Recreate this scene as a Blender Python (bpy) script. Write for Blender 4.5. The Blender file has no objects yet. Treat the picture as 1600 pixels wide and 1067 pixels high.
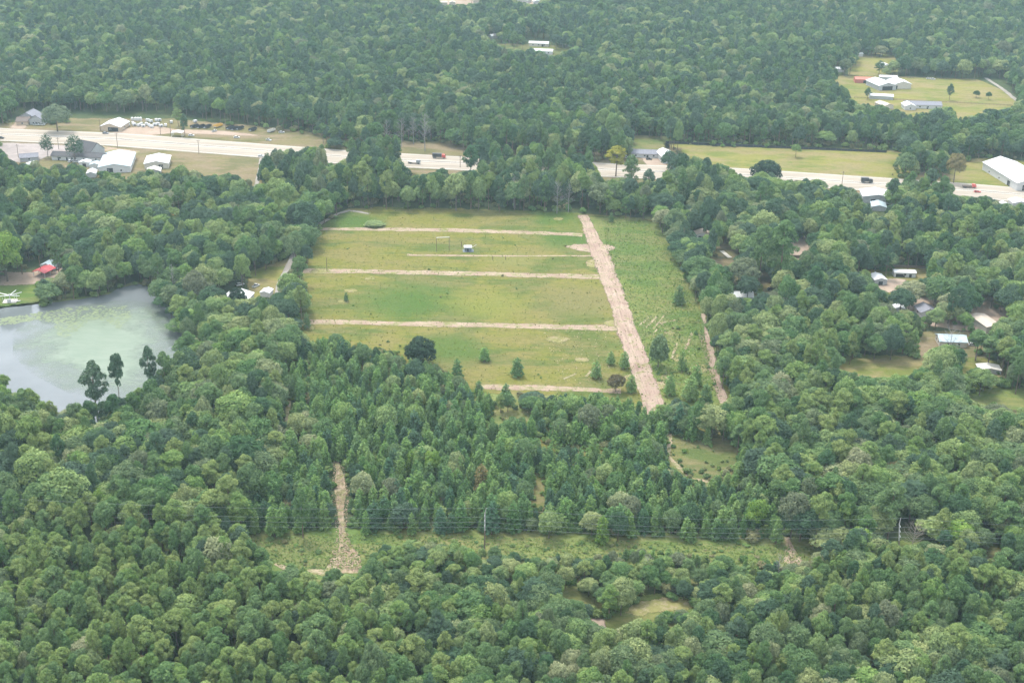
import bpy, math, random
import numpy as np
from mathutils import Vector, Matrix, Quaternion

random.seed(7)
RNG = np.random.default_rng(11)
S = bpy.context.scene
C = S.collection
R = math.radians

# ------------------------------------------------------------------ camera, sky, sun, exposure
CAM_H, FPX, PITCH, ROLL = 250.0, 2000.0, R(23.65), R(1.1)
fw = np.array([0, math.cos(PITCH), -math.sin(PITCH)])
r0 = np.array([1.0, 0, 0]); u0 = np.array([0, math.sin(PITCH), math.cos(PITCH)])
rt = r0 * math.cos(ROLL) + u0 * math.sin(ROLL)
up = u0 * math.cos(ROLL) - r0 * math.sin(ROLL)
CAM = np.array([0, 0, CAM_H])

cd = bpy.data.cameras.new('camera'); cam = bpy.data.objects.new('camera', cd); C.objects.link(cam)
cd.sensor_width = 36; cd.lens = FPX / 1600 * 36; cd.clip_start = 1; cd.clip_end = 20000
m = Matrix.Identity(4)
for i in range(3):
    m[i][0] = rt[i]; m[i][1] = up[i]; m[i][2] = -fw[i]; m[i][3] = CAM[i]
cam.matrix_world = m
S.camera = cam

SUN_EL, SUN_AZ = R(62), R(325)          # azimuth clockwise from +Y
W = bpy.data.worlds.new('World'); S.world = W; W.use_nodes = True
nt = W.node_tree; nt.nodes.clear()
wo = nt.nodes.new('ShaderNodeOutputWorld'); bg = nt.nodes.new('ShaderNodeBackground')
sk = nt.nodes.new('ShaderNodeTexSky'); sk.sky_type = 'NISHITA'; sk.sun_disc = False
sk.sun_elevation = SUN_EL; sk.sun_rotation = SUN_AZ; sk.dust_density = 3.0; sk.air_density = 1.0
mx = nt.nodes.new('ShaderNodeMix'); mx.data_type = 'RGBA'
mx.inputs[0].default_value = 0.6
nt.links.new(sk.outputs[0], mx.inputs[6]); mx.inputs[7].default_value = (7.6, 7.9, 8.2, 1)   # thin bright cloud layer
nt.links.new(mx.outputs[2], bg.inputs[0]); bg.inputs[1].default_value = 0.125
nt.links.new(bg.outputs[0], wo.inputs[0])
sl = bpy.data.lights.new('sun', 'SUN'); sun = bpy.data.objects.new('sun', sl); C.objects.link(sun)
sl.energy = 1.4; sl.angle = R(13); sl.color = (1, .97, .92)
sd = Vector((math.sin(SUN_AZ) * math.cos(SUN_EL), math.cos(SUN_AZ) * math.cos(SUN_EL), math.sin(SUN_EL)))
sun.rotation_euler = sd.to_track_quat('Z', 'Y').to_euler(); sun.location = (0, 0, 900)
S.view_settings.view_transform = 'Standard'; S.view_settings.look = 'None'
S.view_settings.exposure = 1.6; S.view_settings.gamma = 1
S.view_settings.use_curve_mapping = False
S.cycles.max_bounces = 5; S.cycles.diffuse_bounces = 3; S.cycles.glossy_bounces = 2
S.cycles.transmission_bounces = 3; S.cycles.volume_bounces = 1; S.cycles.transparent_max_bounces = 10
HAZE_DENSITY = 0.00009

# ------------------------------------------------------------------ photo pixel <-> place
def G(x, y, z=0.0):
    d = rt * ((x - 800) / FPX) + up * (-(y - 533.5) / FPX) + fw
    t = (z - CAM_H) / d[2]
    p = CAM + d * t
    return Vector((p[0], p[1], z))
def P(p):                                  # Nx3 -> Nx2 photo pixels
    v = np.asarray(p, float) - CAM
    w = v @ fw
    return np.stack([800 + FPX * (v @ rt) / w, 533.5 - FPX * (v @ up) / w], -1), w
def mpp(x, y):
    a, b = G(x - 1, y), G(x + 1, y); return (a - b).length / 2

# ------------------------------------------------------------------ object helpers
def tag(o, label=None, cat=None, group=None, kind=None):
    if label: o['label'] = label
    if cat: o['category'] = cat
    if group: o['group'] = group
    if kind: o['kind'] = kind
    return o
def thing(name, label, cat, loc=(0, 0, 0), rz=0.0, group=None):
    o = bpy.data.objects.new(name, None); C.objects.link(o)
    o.location = loc; o.rotation_euler = (0, 0, rz); o.empty_display_size = .5
    return tag(o, label, cat, group)
class MB:
    def __init__(s): s.v = []; s.f = []; s.uv = None
    def add(s, vs, fs):
        n = len(s.v); s.v += [tuple(v) for v in vs]; s.f += [tuple(i + n for i in f) for f in fs]; return s
    def box(s, x0, x1, y0, y1, z0, z1):
        return s.add([(x0, y0, z0), (x1, y0, z0), (x1, y1, z0), (x0, y1, z0), (x0, y0, z1), (x1, y0, z1), (x1, y1, z1), (x0, y1, z1)],
                     [(3, 2, 1, 0), (4, 5, 6, 7), (0, 1, 5, 4), (1, 2, 6, 5), (2, 3, 7, 6), (3, 0, 4, 7)])
    def tube(s, pts, rad, n=6, cap=True):
        pts = [Vector(p) for p in pts]
        if not hasattr(rad, '__len__'): rad = [rad] * len(pts)
        rings = []
        for i, p in enumerate(pts):
            d = (pts[min(i + 1, len(pts) - 1)] - pts[max(i - 1, 0)]).normalized()
            a = d.orthogonal() if abs(d.z) < .99 else Vector((1, 0, 0))
            a = (a - d * a.dot(d)).normalized(); b = d.cross(a)
            rings.append([p + (a * math.cos(2 * math.pi * k / n) + b * math.sin(2 * math.pi * k / n)) * rad[i] for k in range(n)])
        vs = [v for r in rings for v in r]; fs = []
        for i in range(len(pts) - 1):
            for k in range(n):
                fs.append((i * n + k, i * n + (k + 1) % n, (i + 1) * n + (k + 1) % n, (i + 1) * n + k))
        if cap: fs += [tuple(range(n - 1, -1, -1)), tuple((len(pts) - 1) * n + k for k in range(n))]
        return s.add(vs, fs)
    def prism(s, prof, y0, y1):            # profile in x,z extruded along y
        n = len(prof)
        vs = [(x, y0, z) for x, z in prof] + [(x, y1, z) for x, z in prof]
        fs = [tuple(range(n)), tuple(range(2 * n - 1, n - 1, -1))]
        fs += [(i, i + n, (i + 1) % n + n, (i + 1) % n) for i in range(n)]
        return s.add(vs, fs)
    def mesh(s, name):
        me = bpy.data.meshes.new(name); me.from_pydata(s.v, [], s.f); me.update(); return me
    def build(s, name, mat, parent=None, loc=None):
        me = s.mesh(name); me.materials.append(mat)
        o = bpy.data.objects.new(name, me); C.objects.link(o)
        if parent: o.parent = parent
        if loc is not None: o.location = loc
        return o
def part(name, me, parent):
    o = bpy.data.objects.new(name, me); C.objects.link(o); o.parent = parent; return o
def copy_tree(o, parent=None):
    c = o.copy(); C.objects.link(c)
    if parent: c.parent = parent
    for ch in list(o.children): copy_tree(ch, c)
    return c

# ------------------------------------------------------------------ materials
def newmat(name):
    mt = bpy.data.materials.new(name); mt.use_nodes = True
    n = mt.node_tree; n.nodes.clear()
    out = n.nodes.new('ShaderNodeOutputMaterial')
    return mt, n, out
class NB:
    def __init__(s, n): s.n = n; s.pos = None
    def node(s, t, **kw):
        x = s.n.nodes.new(t)
        for k, v in kw.items(): setattr(x, k, v)
        return x
    def link(s, a, b): s.n.links.new(a, b)
    def worldpos(s):
        if s.pos is None: s.pos = s.node('ShaderNodeNewGeometry').outputs['Position']
        return s.pos
    def noise(s, scale, detail=4, rough=.6, vec=None, stretch=None, dist=0):
        v = vec or s.worldpos()
        if stretch:
            mp = s.node('ShaderNodeMapping'); s.link(v, mp.inputs[0])
            mp.inputs['Rotation'].default_value = (0, 0, stretch[3]); mp.inputs['Scale'].default_value = stretch[:3]; v = mp.outputs[0]
        t = s.node('ShaderNodeTexNoise'); s.link(v, t.inputs['Vector'])
        t.inputs['Scale'].default_value = scale; t.inputs['Detail'].default_value = detail
        t.inputs['Roughness'].default_value = rough; t.inputs['Distortion'].default_value = dist
        return t.outputs[0]
    def ramp(s, fac, a, b, ca=0.0, cb=1.0):
        r = s.node('ShaderNodeMapRange'); r.inputs[1].default_value = a; r.inputs[2].default_value = b
        r.inputs[3].default_value = ca; r.inputs[4].default_value = cb; r.clamp = True
        s.link(fac, r.inputs[0]); return r.outputs[0]
    def mix(s, f, a, b):
        x = s.node('ShaderNodeMix', data_type='RGBA')
        if isinstance(f, (int, float)): x.inputs[0].default_value = f
        else: s.link(f, x.inputs[0])
        for i, c in ((6, a), (7, b)):
            if isinstance(c, tuple): x.inputs[i].default_value = (*c, 1)
            else: s.link(c, x.inputs[i])
        return x.outputs[2]
    def math(s, op, a, b=None):
        x = s.node('ShaderNodeMath', operation=op)
        for i, c in ((0, a), (1, b)):
            if c is None: continue
            if isinstance(c, (int, float)): x.inputs[i].default_value = c
            else: s.link(c, x.inputs[i])
        return x.outputs[0]
    def attr(s, name):
        a = s.node('ShaderNodeAttribute'); a.attribute_name = name; return a.outputs['Fac']

def plain(name, col, rough=.6, metal=0.0, var=.15, scale=.8, dirt=None):
    mt, n, out = newmat(name); b = NB(n)
    bs = b.node('ShaderNodeBsdfPrincipled'); b.link(bs.outputs[0], out.inputs[0])
    tc = b.node('ShaderNodeTexCoord').outputs['Object']
    nz = b.noise(scale, 5, .65, tc)
    lo = tuple(c * (1 - var) for c in col); hi = tuple(min(1, c * (1 + var)) for c in col)
    c = b.mix(b.ramp(nz, .3, .7), lo, hi)
    if dirt:
        d = b.noise(scale * 2.7, 6, .7, tc, stretch=(1, 1, .15, 0))
        c = b.mix(b.ramp(d, .52, .75, 0, .6), c, dirt)
    b.link(c, bs.inputs['Base Color']); bs.inputs['Roughness'].default_value = rough; bs.inputs['Metallic'].default_value = metal
    return mt

def grass_colour(b, green, yellow, tan, tan_amt=.5):
    """meadow colour in world space: patches of green, yellow-green and dry tan, fine mottling"""
    big = b.noise(.018, 3, .55, dist=.6)
    mid = b.noise(.07, 5, .65, stretch=(.45, 1.5, 1, -.02))
    fine = b.noise(.55, 5, .75, stretch=(.7, 1.3, 1, -.02))
    c = b.mix(b.ramp(b.math('ADD', big, b.math('MULTIPLY', mid, .6)), .75, .84), green, yellow)
    c = b.mix(b.ramp(b.noise(.045, 6, .7, stretch=(.6, 1.4, 1, .3)), .46, .56, 0, tan_amt), c, tan)
    st = b.noise(.20, 6, .7, stretch=(.35, 1.7, 1, -.02))
    c = b.mix(b.ramp(st, .54, .66, 0, .5), c, tuple(v * .68 for v in green)); c = b.mix(b.ramp(st, .46, .34, 0, .45), c, tuple(min(1, v * 1.18) for v in tan))
    c = b.mix(b.ramp(fine, .42, .7, 0, .55), c, tuple(v * .62 for v in green))
    c = b.mix(b.ramp(b.noise(1.3, 3, .8), .58, .75, 0, .45), c, tuple(min(1, v * 1.35) for v in tan))
    return c
GREEN, YELLOW, TAN = (.085, .112, .029), (.152, .148, .036), (.19, .15, .068)
def feather(b, bs, out, w=1.0):
    """ragged edge: the sheet thins out to what lies under it where the edge attribute nears 1"""
    tr = b.node('ShaderNodeBsdfTransparent'); ms = b.node('ShaderNodeMixShader')
    nz = b.math('MULTIPLY', b.math('SUBTRACT', b.math('ADD', b.math('MULTIPLY', b.noise(.22, 6, .75), .6), b.math('MULTIPLY', b.noise(1.1, 4, .75), .4)), .5), 2.4 * w)
    e = b.math('ADD', b.attr('edge'), b.math('MULTIPLY', nz, b.ramp(b.attr('edge'), 0, .25)))
    b.link(b.ramp(e, .42, .62), ms.inputs[0]); b.link(bs.outputs[0], ms.inputs[1]); b.link(tr.outputs[0], ms.inputs[2])
    b.link(ms.outputs[0], out.inputs[0])
def grass_mat(name, green=GREEN, yellow=YELLOW, tan=TAN, tan_amt=.5, blobs=()):
    mt, n, out = newmat(name); b = NB(n)
    bs = b.node('ShaderNodeBsdfDiffuse'); b.link(bs.outputs[0], out.inputs[0])
    c = grass_colour(b, green, yellow, tan, tan_amt)
    for (bx, by, rad, col) in blobs:
        g = G(bx, by); vd = b.node('ShaderNodeVectorMath', operation='DISTANCE'); b.link(b.worldpos(), vd.inputs[0]); vd.inputs[1].default_value = g
        dd = b.math('ADD', b.math('DIVIDE', vd.outputs['Value'], rad), b.math('MULTIPLY', b.noise(.06, 6, .75), 1.2))
        c = b.mix(b.ramp(dd, .95, 1.6, .8, 0), c, b.mix(b.ramp(b.noise(.7, 5, .75), .4, .65), col, tuple(v * .7 for v in col)))
    b.link(c, bs.inputs[0])
    feather(b, bs, out)
    bp = b.node('ShaderNodeBump'); bp.inputs['Strength'].default_value = .7; bp.inputs['Distance'].default_value = .5
    b.link(b.noise(.9, 5, .75), bp.inputs['Height']); b.link(bp.outputs[0], bs.inputs['Normal'])
    return mt
def dirt_mat(name, soil, pale, grass=(.12, .16, .045), grass_amt=.5, edge=.5, fine=.5):
    """cleared soil: pale sand and clay, clods, grass creeping in from the edges (uv v = across)"""
    mt, n, out = newmat(name); b = NB(n)
    bs = b.node('ShaderNodeBsdfDiffuse'); b.link(bs.outputs[0], out.inputs[0])
    c = b.mix(b.ramp(b.noise(.10, 5, .65), .36, .64), soil, pale)
    c = b.mix(b.ramp(b.noise(fine, 6, .75, stretch=(.6, 1.4, 1, 0)), .52, .72, 0, .4), c, tuple(v * .62 for v in soil))
    cx = b.node('ShaderNodeCombineXYZ'); b.link(b.math('MULTIPLY', b.attr('across'), .9), cx.inputs[0]); b.link(b.math('MULTIPLY', b.attr('along'), .045), cx.inputs[1])
    rut = b.noise(1.0, 5, .65, cx.outputs[0])
    c = b.mix(b.ramp(rut, .52, .64, 0, .65), c, tuple(v * .72 for v in soil)); c = b.mix(b.ramp(rut, .46, .36, 0, .55), c, tuple(min(.8, v * 1.12) for v in pale))
    g = b.ramp(b.noise(.2, 6, .75), .78 - grass_amt * .42, .86 - grass_amt * .36, 0, .85)
    g = b.math('MAXIMUM', g, b.ramp(b.noise(.75, 6, .7, cx.outputs[0]), .60, .70, 0, grass_amt * .9))
    gc = b.mix(b.ramp(b.noise(.5, 5, .7), .35, .65), grass, tuple(v * 1.4 for v in grass))
    c = b.mix(g, c, gc)
    feather(b, bs, out, .8)
    b.link(c, bs.inputs[0])
    bp = b.node('ShaderNodeBump'); bp.inputs['Strength'].default_value = .8; bp.inputs['Distance'].default_value = .4
    b.link(b.noise(.8, 6, .8), bp.inputs['Height']); b.link(bp.outputs[0], bs.inputs['Normal'])
    return mt
def leaf_mat(name, cols, transl=.3):
    """cols: list of crown colours, one picked per tree; lv = per leaf-clump variation"""
    mt, n, out = newmat(name); b = NB(n)
    oi = b.node('ShaderNodeObjectInfo')
    cr = b.node('ShaderNodeValToRGB'); cr.color_ramp.interpolation = 'LINEAR'
    el = cr.color_ramp.elements
    while len(el) < len(cols): el.new(.5)
    for i, c in enumerate(cols):
        el[i].position = i / (len(cols) - 1); el[i].color = (*c, 1)
    b.link(oi.outputs['Random'], cr.inputs[0])
    hs = b.node('ShaderNodeHueSaturation')
    lv = b.attr('lv')
    b.link(b.ramp(lv, 0, 1, .68, 1.42), hs.inputs['Value']); b.link(b.ramp(lv, 0, 1, .52, .478), hs.inputs['Hue'])
    hs.inputs['Saturation'].default_value = 1
    b.link(cr.outputs[0], hs.inputs['Color'])
    d = b.node('ShaderNodeBsdfDiffuse'); t = b.node('ShaderNodeBsdfTranslucent')
    mxs = b.node('ShaderNodeMixShader'); mxs.inputs[0].default_value = transl
    b.link(hs.outputs[0], d.inputs[0]); b.link(hs.outputs[0], t.inputs[0])
    b.link(d.outputs[0], mxs.inputs[1]); b.link(t.outputs[0], mxs.inputs[2]); b.link(mxs.outputs[0], out.inputs[0])
    return mt
def glass_mat(name):
    mt, n, out = newmat(name); b = NB(n)
    bs = b.node('ShaderNodeBsdfPrincipled'); bs.inputs['Base Color'].default_value = (.02, .025, .03, 1)
    bs.inputs['Roughness'].default_value = .08; b.link(bs.outputs[0], out.inputs[0]); return mt

M = {}
M['white_metal'] = plain('white_metal', (0.527, 0.535, 0.535), .45, 0, .05, .3, (0.510, 0.493, 0.442))
M['blue_metal'] = plain('blue_metal', (0.323, 0.399, 0.425), .4, 0, .05, .3, (0.425, 0.468, 0.459))
M['grey_roof'] = plain('grey_roof', (.17, .17, .19), .85, 0, .2, 1.2)
M['dark_roof'] = plain('dark_roof', (.055, .052, .055), .85, 0, .25, 1.2)
M['brown_roof'] = plain('brown_roof', (.10, .075, .06), .85, 0, .25, 1.2)
M['tan_roof'] = plain('tan_roof', (0.391, 0.332, 0.264), .6, 0, .08, .5, (0.383, 0.323, 0.255))
M['red_metal'] = plain('red_metal', (.42, .04, .05), .45, 0, .12, .6)
M['orange_roof'] = plain('orange_roof', (.58, .16, .06), .6, 0, .15, .8)
M['barn_red'] = plain('barn_red', (.42, .13, .09), .7, 0, .15, .8)
M['tan_wall'] = plain('tan_wall', (0.425, 0.340, 0.246), .8, 0, .1, .7)
M['cream_wall'] = plain('cream_wall', (0.442, 0.408, 0.340), .8, 0, .08, .7, (0.425, 0.383, 0.306))
M['white_wall'] = plain('white_wall', (0.468, 0.468, 0.459), .75, 0, .06, .7, (0.468, 0.442, 0.391))
M['grey_wall'] = plain('grey_wall', (.32, .33, .33), .8, 0, .15, .7)
M['block_wall'] = plain('block_wall', (.12, .145, .17), .85, 0, .2, 1.5)
M['dark_void'] = plain('dark_void', (.02, .02, .022), .8, 0, .2, 1)
M['wood'] = plain('wood', (.12, .085, .06), .9, 0, .3, 2.0)
M['pale_wood'] = plain('pale_wood', (.52, .49, .43), .85, 0, .2, 1.5)
M['white_paint'] = plain('white_paint', (0.527, 0.527, 0.510), .4, 0, .04, 1)
M['dark_paint'] = plain('dark_paint', (.03, .032, .036), .4, 0, .2, 1)
M['grey_paint'] = plain('grey_paint', (.22, .24, .26), .4, 0, .15, 1)
M['red_paint'] = plain('red_paint', (.5, .09, .07), .4, 0, .12, 1)
M['yellow_paint'] = plain('yellow_paint', (.6, .36, .08), .45, 0, .12, 1)
M['blue_paint'] = plain('blue_paint', (.22, .36, .45), .4, 0, .12, 1)
M['rubber'] = plain('rubber', (.02, .02, .02), .9, 0, .2, 2)
M['steel'] = plain('steel', (.4, .41, .42), .4, .6, .1, 2)
M['cable'] = plain('cable', (.22, .25, .25), .45, .3, .05, 2)
M['concrete'] = plain('concrete', (.6, .57, .5), .85, 0, .12, .6)
M['black_fabric'] = plain('black_fabric', (.022, .024, .028), .9, 0, .2, .5)
M['bark'] = plain('bark', (.11, .085, .065), .95, 0, .3, 2.5)
M['pine_bark'] = plain('pine_bark', (.15, .10, .075), .95, 0, .3, 2.5)
M['lit_pole_wood'] = plain('lit_pole_wood', (.30, .29, .27), .9, 0, .2, 1.5)  # paler wood for the poles' lit upper part, light put into the colour
M['dead_wood'] = plain('dead_wood', (.21, .20, .19), .95, 0, .2, 2)
M['dead_tan'] = plain('dead_tan', (.30, .25, .20), .95, 0, .2, 2)
M['glass'] = glass_mat('glass')

# ------------------------------------------------------------------ the setting: ground
def forest_floor():
    mt, n, out = newmat('forest_floor'); b = NB(n)
    bs = b.node('ShaderNodeBsdfDiffuse'); b.link(bs.outputs[0], out.inputs[0])
    c = b.mix(b.ramp(b.noise(.05, 6, .7), .35, .65), (.045, .066, .028), (.075, .082, .042))
    c = b.mix(b.ramp(b.noise(.45, 6, .75), .45, .62, 0, .8), c, (.03, .05, .016)); c = b.mix(b.ramp(b.noise(.9, 5, .75), .55, .68, 0, .7), c, (.11, .13, .05))
    b.link(c, bs.inputs[0]); return mt
gmb = MB(); N = 12; E = 6000.0
gv = [(-E + 2 * E * i / N, -E + 2 * E * j / N, 0) for j in range(N + 1) for i in range(N + 1)]
gmb.add(gv, [(j * (N + 1) + i, j * (N + 1) + i + 1, (j + 1) * (N + 1) + i + 1, (j + 1) * (N + 1) + i) for j in range(N) for i in range(N)])
tag(gmb.build('ground', forest_floor()), 'dark leaf littered forest floor under the trees', 'ground', kind='structure')

LAYER = [0.0]
def edge_attr(me, vals):
    a = me.attributes.new('edge', 'FLOAT', 'POINT'); a.data.foreach_set('value', np.array(vals, dtype=np.float32))
def patch(name, poly, mat, label, cat='ground', z=.02, jit=2.0, kind='structure', step=10, feath=4.0):
    """flat patch of ground: outline given in photo pixels, resampled and roughened, edge strip for blending"""
    pts = []
    for i, a in enumerate(poly):
        bq = poly[(i + 1) % len(poly)]
        k = max(1, int(math.dist(a, bq) / step))
        for j in range(k):
            t = j / k
            pts.append((a[0] + (bq[0] - a[0]) * t + random.gauss(0, jit * .6), a[1] + (bq[1] - a[1]) * t + random.gauss(0, jit * .35)))
    W3 = [G(*p, z) for p in pts]; n = len(W3)
    area = sum(W3[i].x * W3[(i + 1) % n].y - W3[(i + 1) % n].x * W3[i].y for i in range(n))
    sg = 1 if area > 0 else -1
    outr = []
    for i in range(n):
        t = W3[(i + 1) % n] - W3[i - 1]; t.z = 0; t.normalize()
        q = W3[i] + Vector((t.y, -t.x, 0)) * feath * sg; outr.append(q)
    fs = [tuple(range(n)) if sg > 0 else tuple(range(n - 1, -1, -1))]
    for i in range(n):
        f = (i, n + i, n + (i + 1) % n, (i + 1) % n); fs.append(f if sg > 0 else f[::-1])
    me = bpy.data.meshes.new(name); me.from_pydata([tuple(v) for v in W3 + outr], [], fs); me.update()
    edge_attr(me, [0.0] * n + [1.0] * n); me.materials.append(mat)
    o = bpy.data.objects.new(name, me); C.objects.link(o)
    return tag(o, label, cat, kind=kind)
def ribbon(name, line, width, mat, label, cat='track', z=.06, jit=.8, kind='structure', nw=6, step=3.0, taper=None):
    """strip along a centre line (photo pixels); width in metres (number or one per point)"""
    pts = [G(*p, z) for p in line]
    ws = list(width) if hasattr(width, '__len__') else [width] * len(pts)
    P2, W2 = [], []
    for i in range(len(pts) - 1):
        L = (pts[i + 1] - pts[i]).length; k = max(1, int(L / step))
        for j in range(k):
            P2.append(pts[i].lerp(pts[i + 1], j / k)); W2.append(ws[i] + (ws[i + 1] - ws[i]) * j / k)
    P2.append(pts[-1]); W2.append(ws[-1])
    vs, fs, ed = [], [], []
    jl = jr = 0
    for i, p in enumerate(P2):
        d = (P2[min(i + 1, len(P2) - 1)] - P2[max(0, i - 1)]); d.z = 0; d.normalize(); nn = Vector((-d.y, d.x, 0))
        jl = jl * .7 + random.gauss(0, jit * .5); jr = jr * .7 + random.gauss(0, jit * .5)
        for k in range(nw + 1):
            t = k / nw * 2 - 1
            off = t * W2[i] / 2 + (jr if t > 0 else jl) * abs(t)
            vs.append(p + nn * off); ed.append(max(0, (abs(t) - .5) / .5))
    for i in range(len(P2) - 1):
        for k in range(nw):
            a = i * (nw + 1) + k; fs.append((a, a + nw + 1, a + nw + 2, a + 1)[::-1])
    me = bpy.data.meshes.new(name); me.from_pydata([tuple(v) for v in vs], [], [f[::-1] for f in fs]); me.update()
    edge_attr(me, ed); me.materials.append(mat)
    for nm_, vals in (('across', [W2[i] / 2 * (k / nw * 2 - 1) for i in range(len(P2)) for k in range(nw + 1)]), ('along', [i * step for i in range(len(P2)) for k in range(nw + 1)])):
        a_ = me.attributes.new(nm_, 'FLOAT', 'POINT'); a_.data.foreach_set('value', np.array(vals, dtype=np.float32))
    # face up
    o = bpy.data.objects.new(name, me); C.objects.link(o)
    if me.polygons[0].normal.z < 0: me.flip_normals()
    return tag(o, label, cat, kind=kind)

M['meadow'] = grass_mat('meadow', blobs=[(635, 470, 34, (.062, .118, .026)), (560, 345, 24, (.065, .12, .026)), (880, 372, 26, (.06, .115, .026)), (870, 340, 24, (.065, .12, .024)), (700, 545, 24, (.075, .12, .028)), (800, 405, 18, (.165, .165, .055)), (900, 470, 30, (.165, .15, .06)), (760, 475, 26, (.165, .175, .042))])
M['lush'] = grass_mat('lush', (.085, .132, .034), (.13, .163, .042), (.18, .155, .07), .5)
M['verge'] = grass_mat('verge', (.118, .112, .05), (.16, .14, .065), (.205, .155, .10), .85)
M['hay'] = grass_mat('hay', (.125, .145, .036), (.185, .175, .05), (.22, .172, .088), .8)
M['lawn'] = grass_mat('lawn', (.085, .135, .032), (.13, .165, .042), (.17, .165, .07), .5)
M['scrubland'] = grass_mat('scrubland', (.10, .15, .042), (.15, .18, .058), (.21, .17, .085), .45)
M['dry_clearing'] = grass_mat('dry_clearing', (.085, .115, .035), (.135, .145, .048), (.19, .15, .08), .6)
M['sand_lane'] = dirt_mat('sand_lane', (.25, .18, .135), (.35, .275, .205), (.125, .135, .042), .72, .55)
M['clay_road'] = dirt_mat('clay_road', (.25, .175, .138), (.345, .27, .21), (.13, .13, .048), .62, .3, .35)
M['rough_track'] = dirt_mat('rough_track', (0.264, 0.192, 0.132), (0.400, 0.328, 0.240), (0.112, 0.120, 0.040), .85, .5, .7)
M['scraped'] = dirt_mat('scraped', (.24, .19, .12), (.36, .30, .2), (.13, .13, .04), .95, .5, .7)
M['gravel'] = dirt_mat('gravel', (0.224, 0.200, 0.176), (0.304, 0.280, 0.248), (0.104, 0.112, 0.040), .25, .5)
M['bare_yard'] = dirt_mat('bare_yard', (0.264, 0.200, 0.152), (0.336, 0.264, 0.204), (0.144, 0.128, 0.064), .5, .1)
M['asphalt_lot'] = dirt_mat('asphalt_lot', (0.240, 0.208, 0.192), (0.320, 0.280, 0.256), (0.160, 0.144, 0.080), .1, .1)

FIELD = [(505, 355), (545, 327), (600, 325), (700, 327), (830, 331), (900, 334), (960, 338), (1000, 341), (1025, 347), (1037, 360), (1055, 405), (1080, 455),
         (1103, 505), (1122, 560), (1140, 640), (1160, 700), (1000, 720), (700, 680), (450, 620), (462, 530), (470, 480), (478, 430), (490, 390)]
patch('field', FIELD, M['meadow'], 'mown grass field crossed by pale sandy lanes', 'field', .02)
patch('field', [(925, 340), (1000, 343), (1025, 350), (1040, 375), (1060, 425), (1082, 470), (1100, 520), (1118, 575), (1130, 640), (1040, 640), (1010, 560), (985, 490), (958, 410), (938, 365)],
      M['lush'], 'greener rough grass strip right of the wide dirt road', 'field', .05, 1.5)
ribbon('dirt_lane', [(500, 358), (620, 359), (760, 361), (910, 367)], [7.5, 8, 8.5, 7.5], M['sand_lane'], 'pale sandy lane farthest from the camera in the field', 'lane', .09)
ribbon('dirt_lane', [(474, 423), (560, 424), (760, 428), (945, 433)], [9, 8.5, 8.5, 8.5], M['sand_lane'], 'pale sandy lane just beyond the middle of the field', 'lane', .09)
ribbon('dirt_lane', [(636, 398), (660, 399), (800, 400), (935, 400)], [5, 3.5, 2.5, 3], M['sand_lane'], 'thin pale sandy line below the small block hut', 'lane', .09, .4)
ribbon('dirt_lane', [(470, 503), (560, 504), (760, 508), (975, 513)], [8, 7.5, 8, 8], M['sand_lane'], 'long pale sandy lane across the near half of the field', 'lane', .09)
ribbon('dirt_lane', [(745, 604), (850, 606), (970, 611)], [6.5, 7, 7], M['sand_lane'], 'short pale sandy lane behind the young pines', 'lane', .09)
ribbon('dirt_road', [(910, 336), (918, 350), (926, 370), (934, 388), (942, 405), (952, 435), (962, 462), (974, 495), (990, 545), (1004, 585), (1018, 625), (1030, 660)],
       [8, 9, 10, 13, 15, 13.5, 13, 13, 13, 13, 12.5, 12], M['clay_road'], 'wide rutted clay road running up the right of the field', 'dirt road', .13, .8)
patch('dirt_patch', [(880, 385), (905, 384), (930, 382), (956, 385), (958, 390), (948, 393), (925, 393), (902, 389)], M['clay_road'], 'ragged clay turnout left of the wide dirt road', 'dirt', .11, 2, step=5, feath=3)
ribbon('dirt_track', [(1098, 490), (1106, 530), (1113, 560), (1120, 592), (1131, 630), (1136, 650)], [2.5, 3.5, 4.5, 5, 4.5, 4], M['clay_road'], 'narrow reddish track along the right edge of the field', 'track', .13, .5)
for i, (x, y, w_, h_) in enumerate([(872, 342, 9, 2), (578, 435, 9, 1.6), (548, 454, 12, 1.6), (500, 424, 24, 4.5), (470, 505, 14, 10), (536, 471, 8, 1.5), (925, 412, 9, 10), (958, 505, 18, 6),
                                   (1045, 520, 8, 2), (482, 512, 14, 3), (985, 590, 8, 5), (1028, 600, 10, 14), (1042, 590, 9, 5), (1060, 560, 8, 10), (1095, 575, 10, 10), (870, 530, 26, 5), (910, 562, 14, 2)]):
    poly = [(x + w_ * .5 * math.cos(a) * random.uniform(.7, 1.2), y + h_ * .5 * math.sin(a) * random.uniform(.7, 1.2)) for a in [k * math.pi / 5 for k in range(0, 10)]][::-1]
    patch('bare_patch', poly, M['scraped'], 'small bare sandy patch in the field grass', 'dirt', .105, .8, step=4, feath=3.5).__setitem__('group', 'bare patches in the field')
# mulch windrows right of the road
for k, (a, bq) in enumerate([((1000, 508), (1016, 494)), ((1010, 512), (1026, 494)), ((1020, 514), (1038, 493)), ((1030, 505), (1056, 500)), ((1022, 520), (1034, 506)),
                             ((1070, 545), (1082, 520)), ((1050, 560), (1058, 536)), ((915, 588), (938, 570)), ((880, 592), (900, 584))]):
    ribbon('mulch_row', [a, bq], 1.6, M['rough_track'], 'pale broken mulch row lying in the field grass', 'mulch row', .15, .35).__setitem__('group', 'mulch rows in the field')

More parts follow.
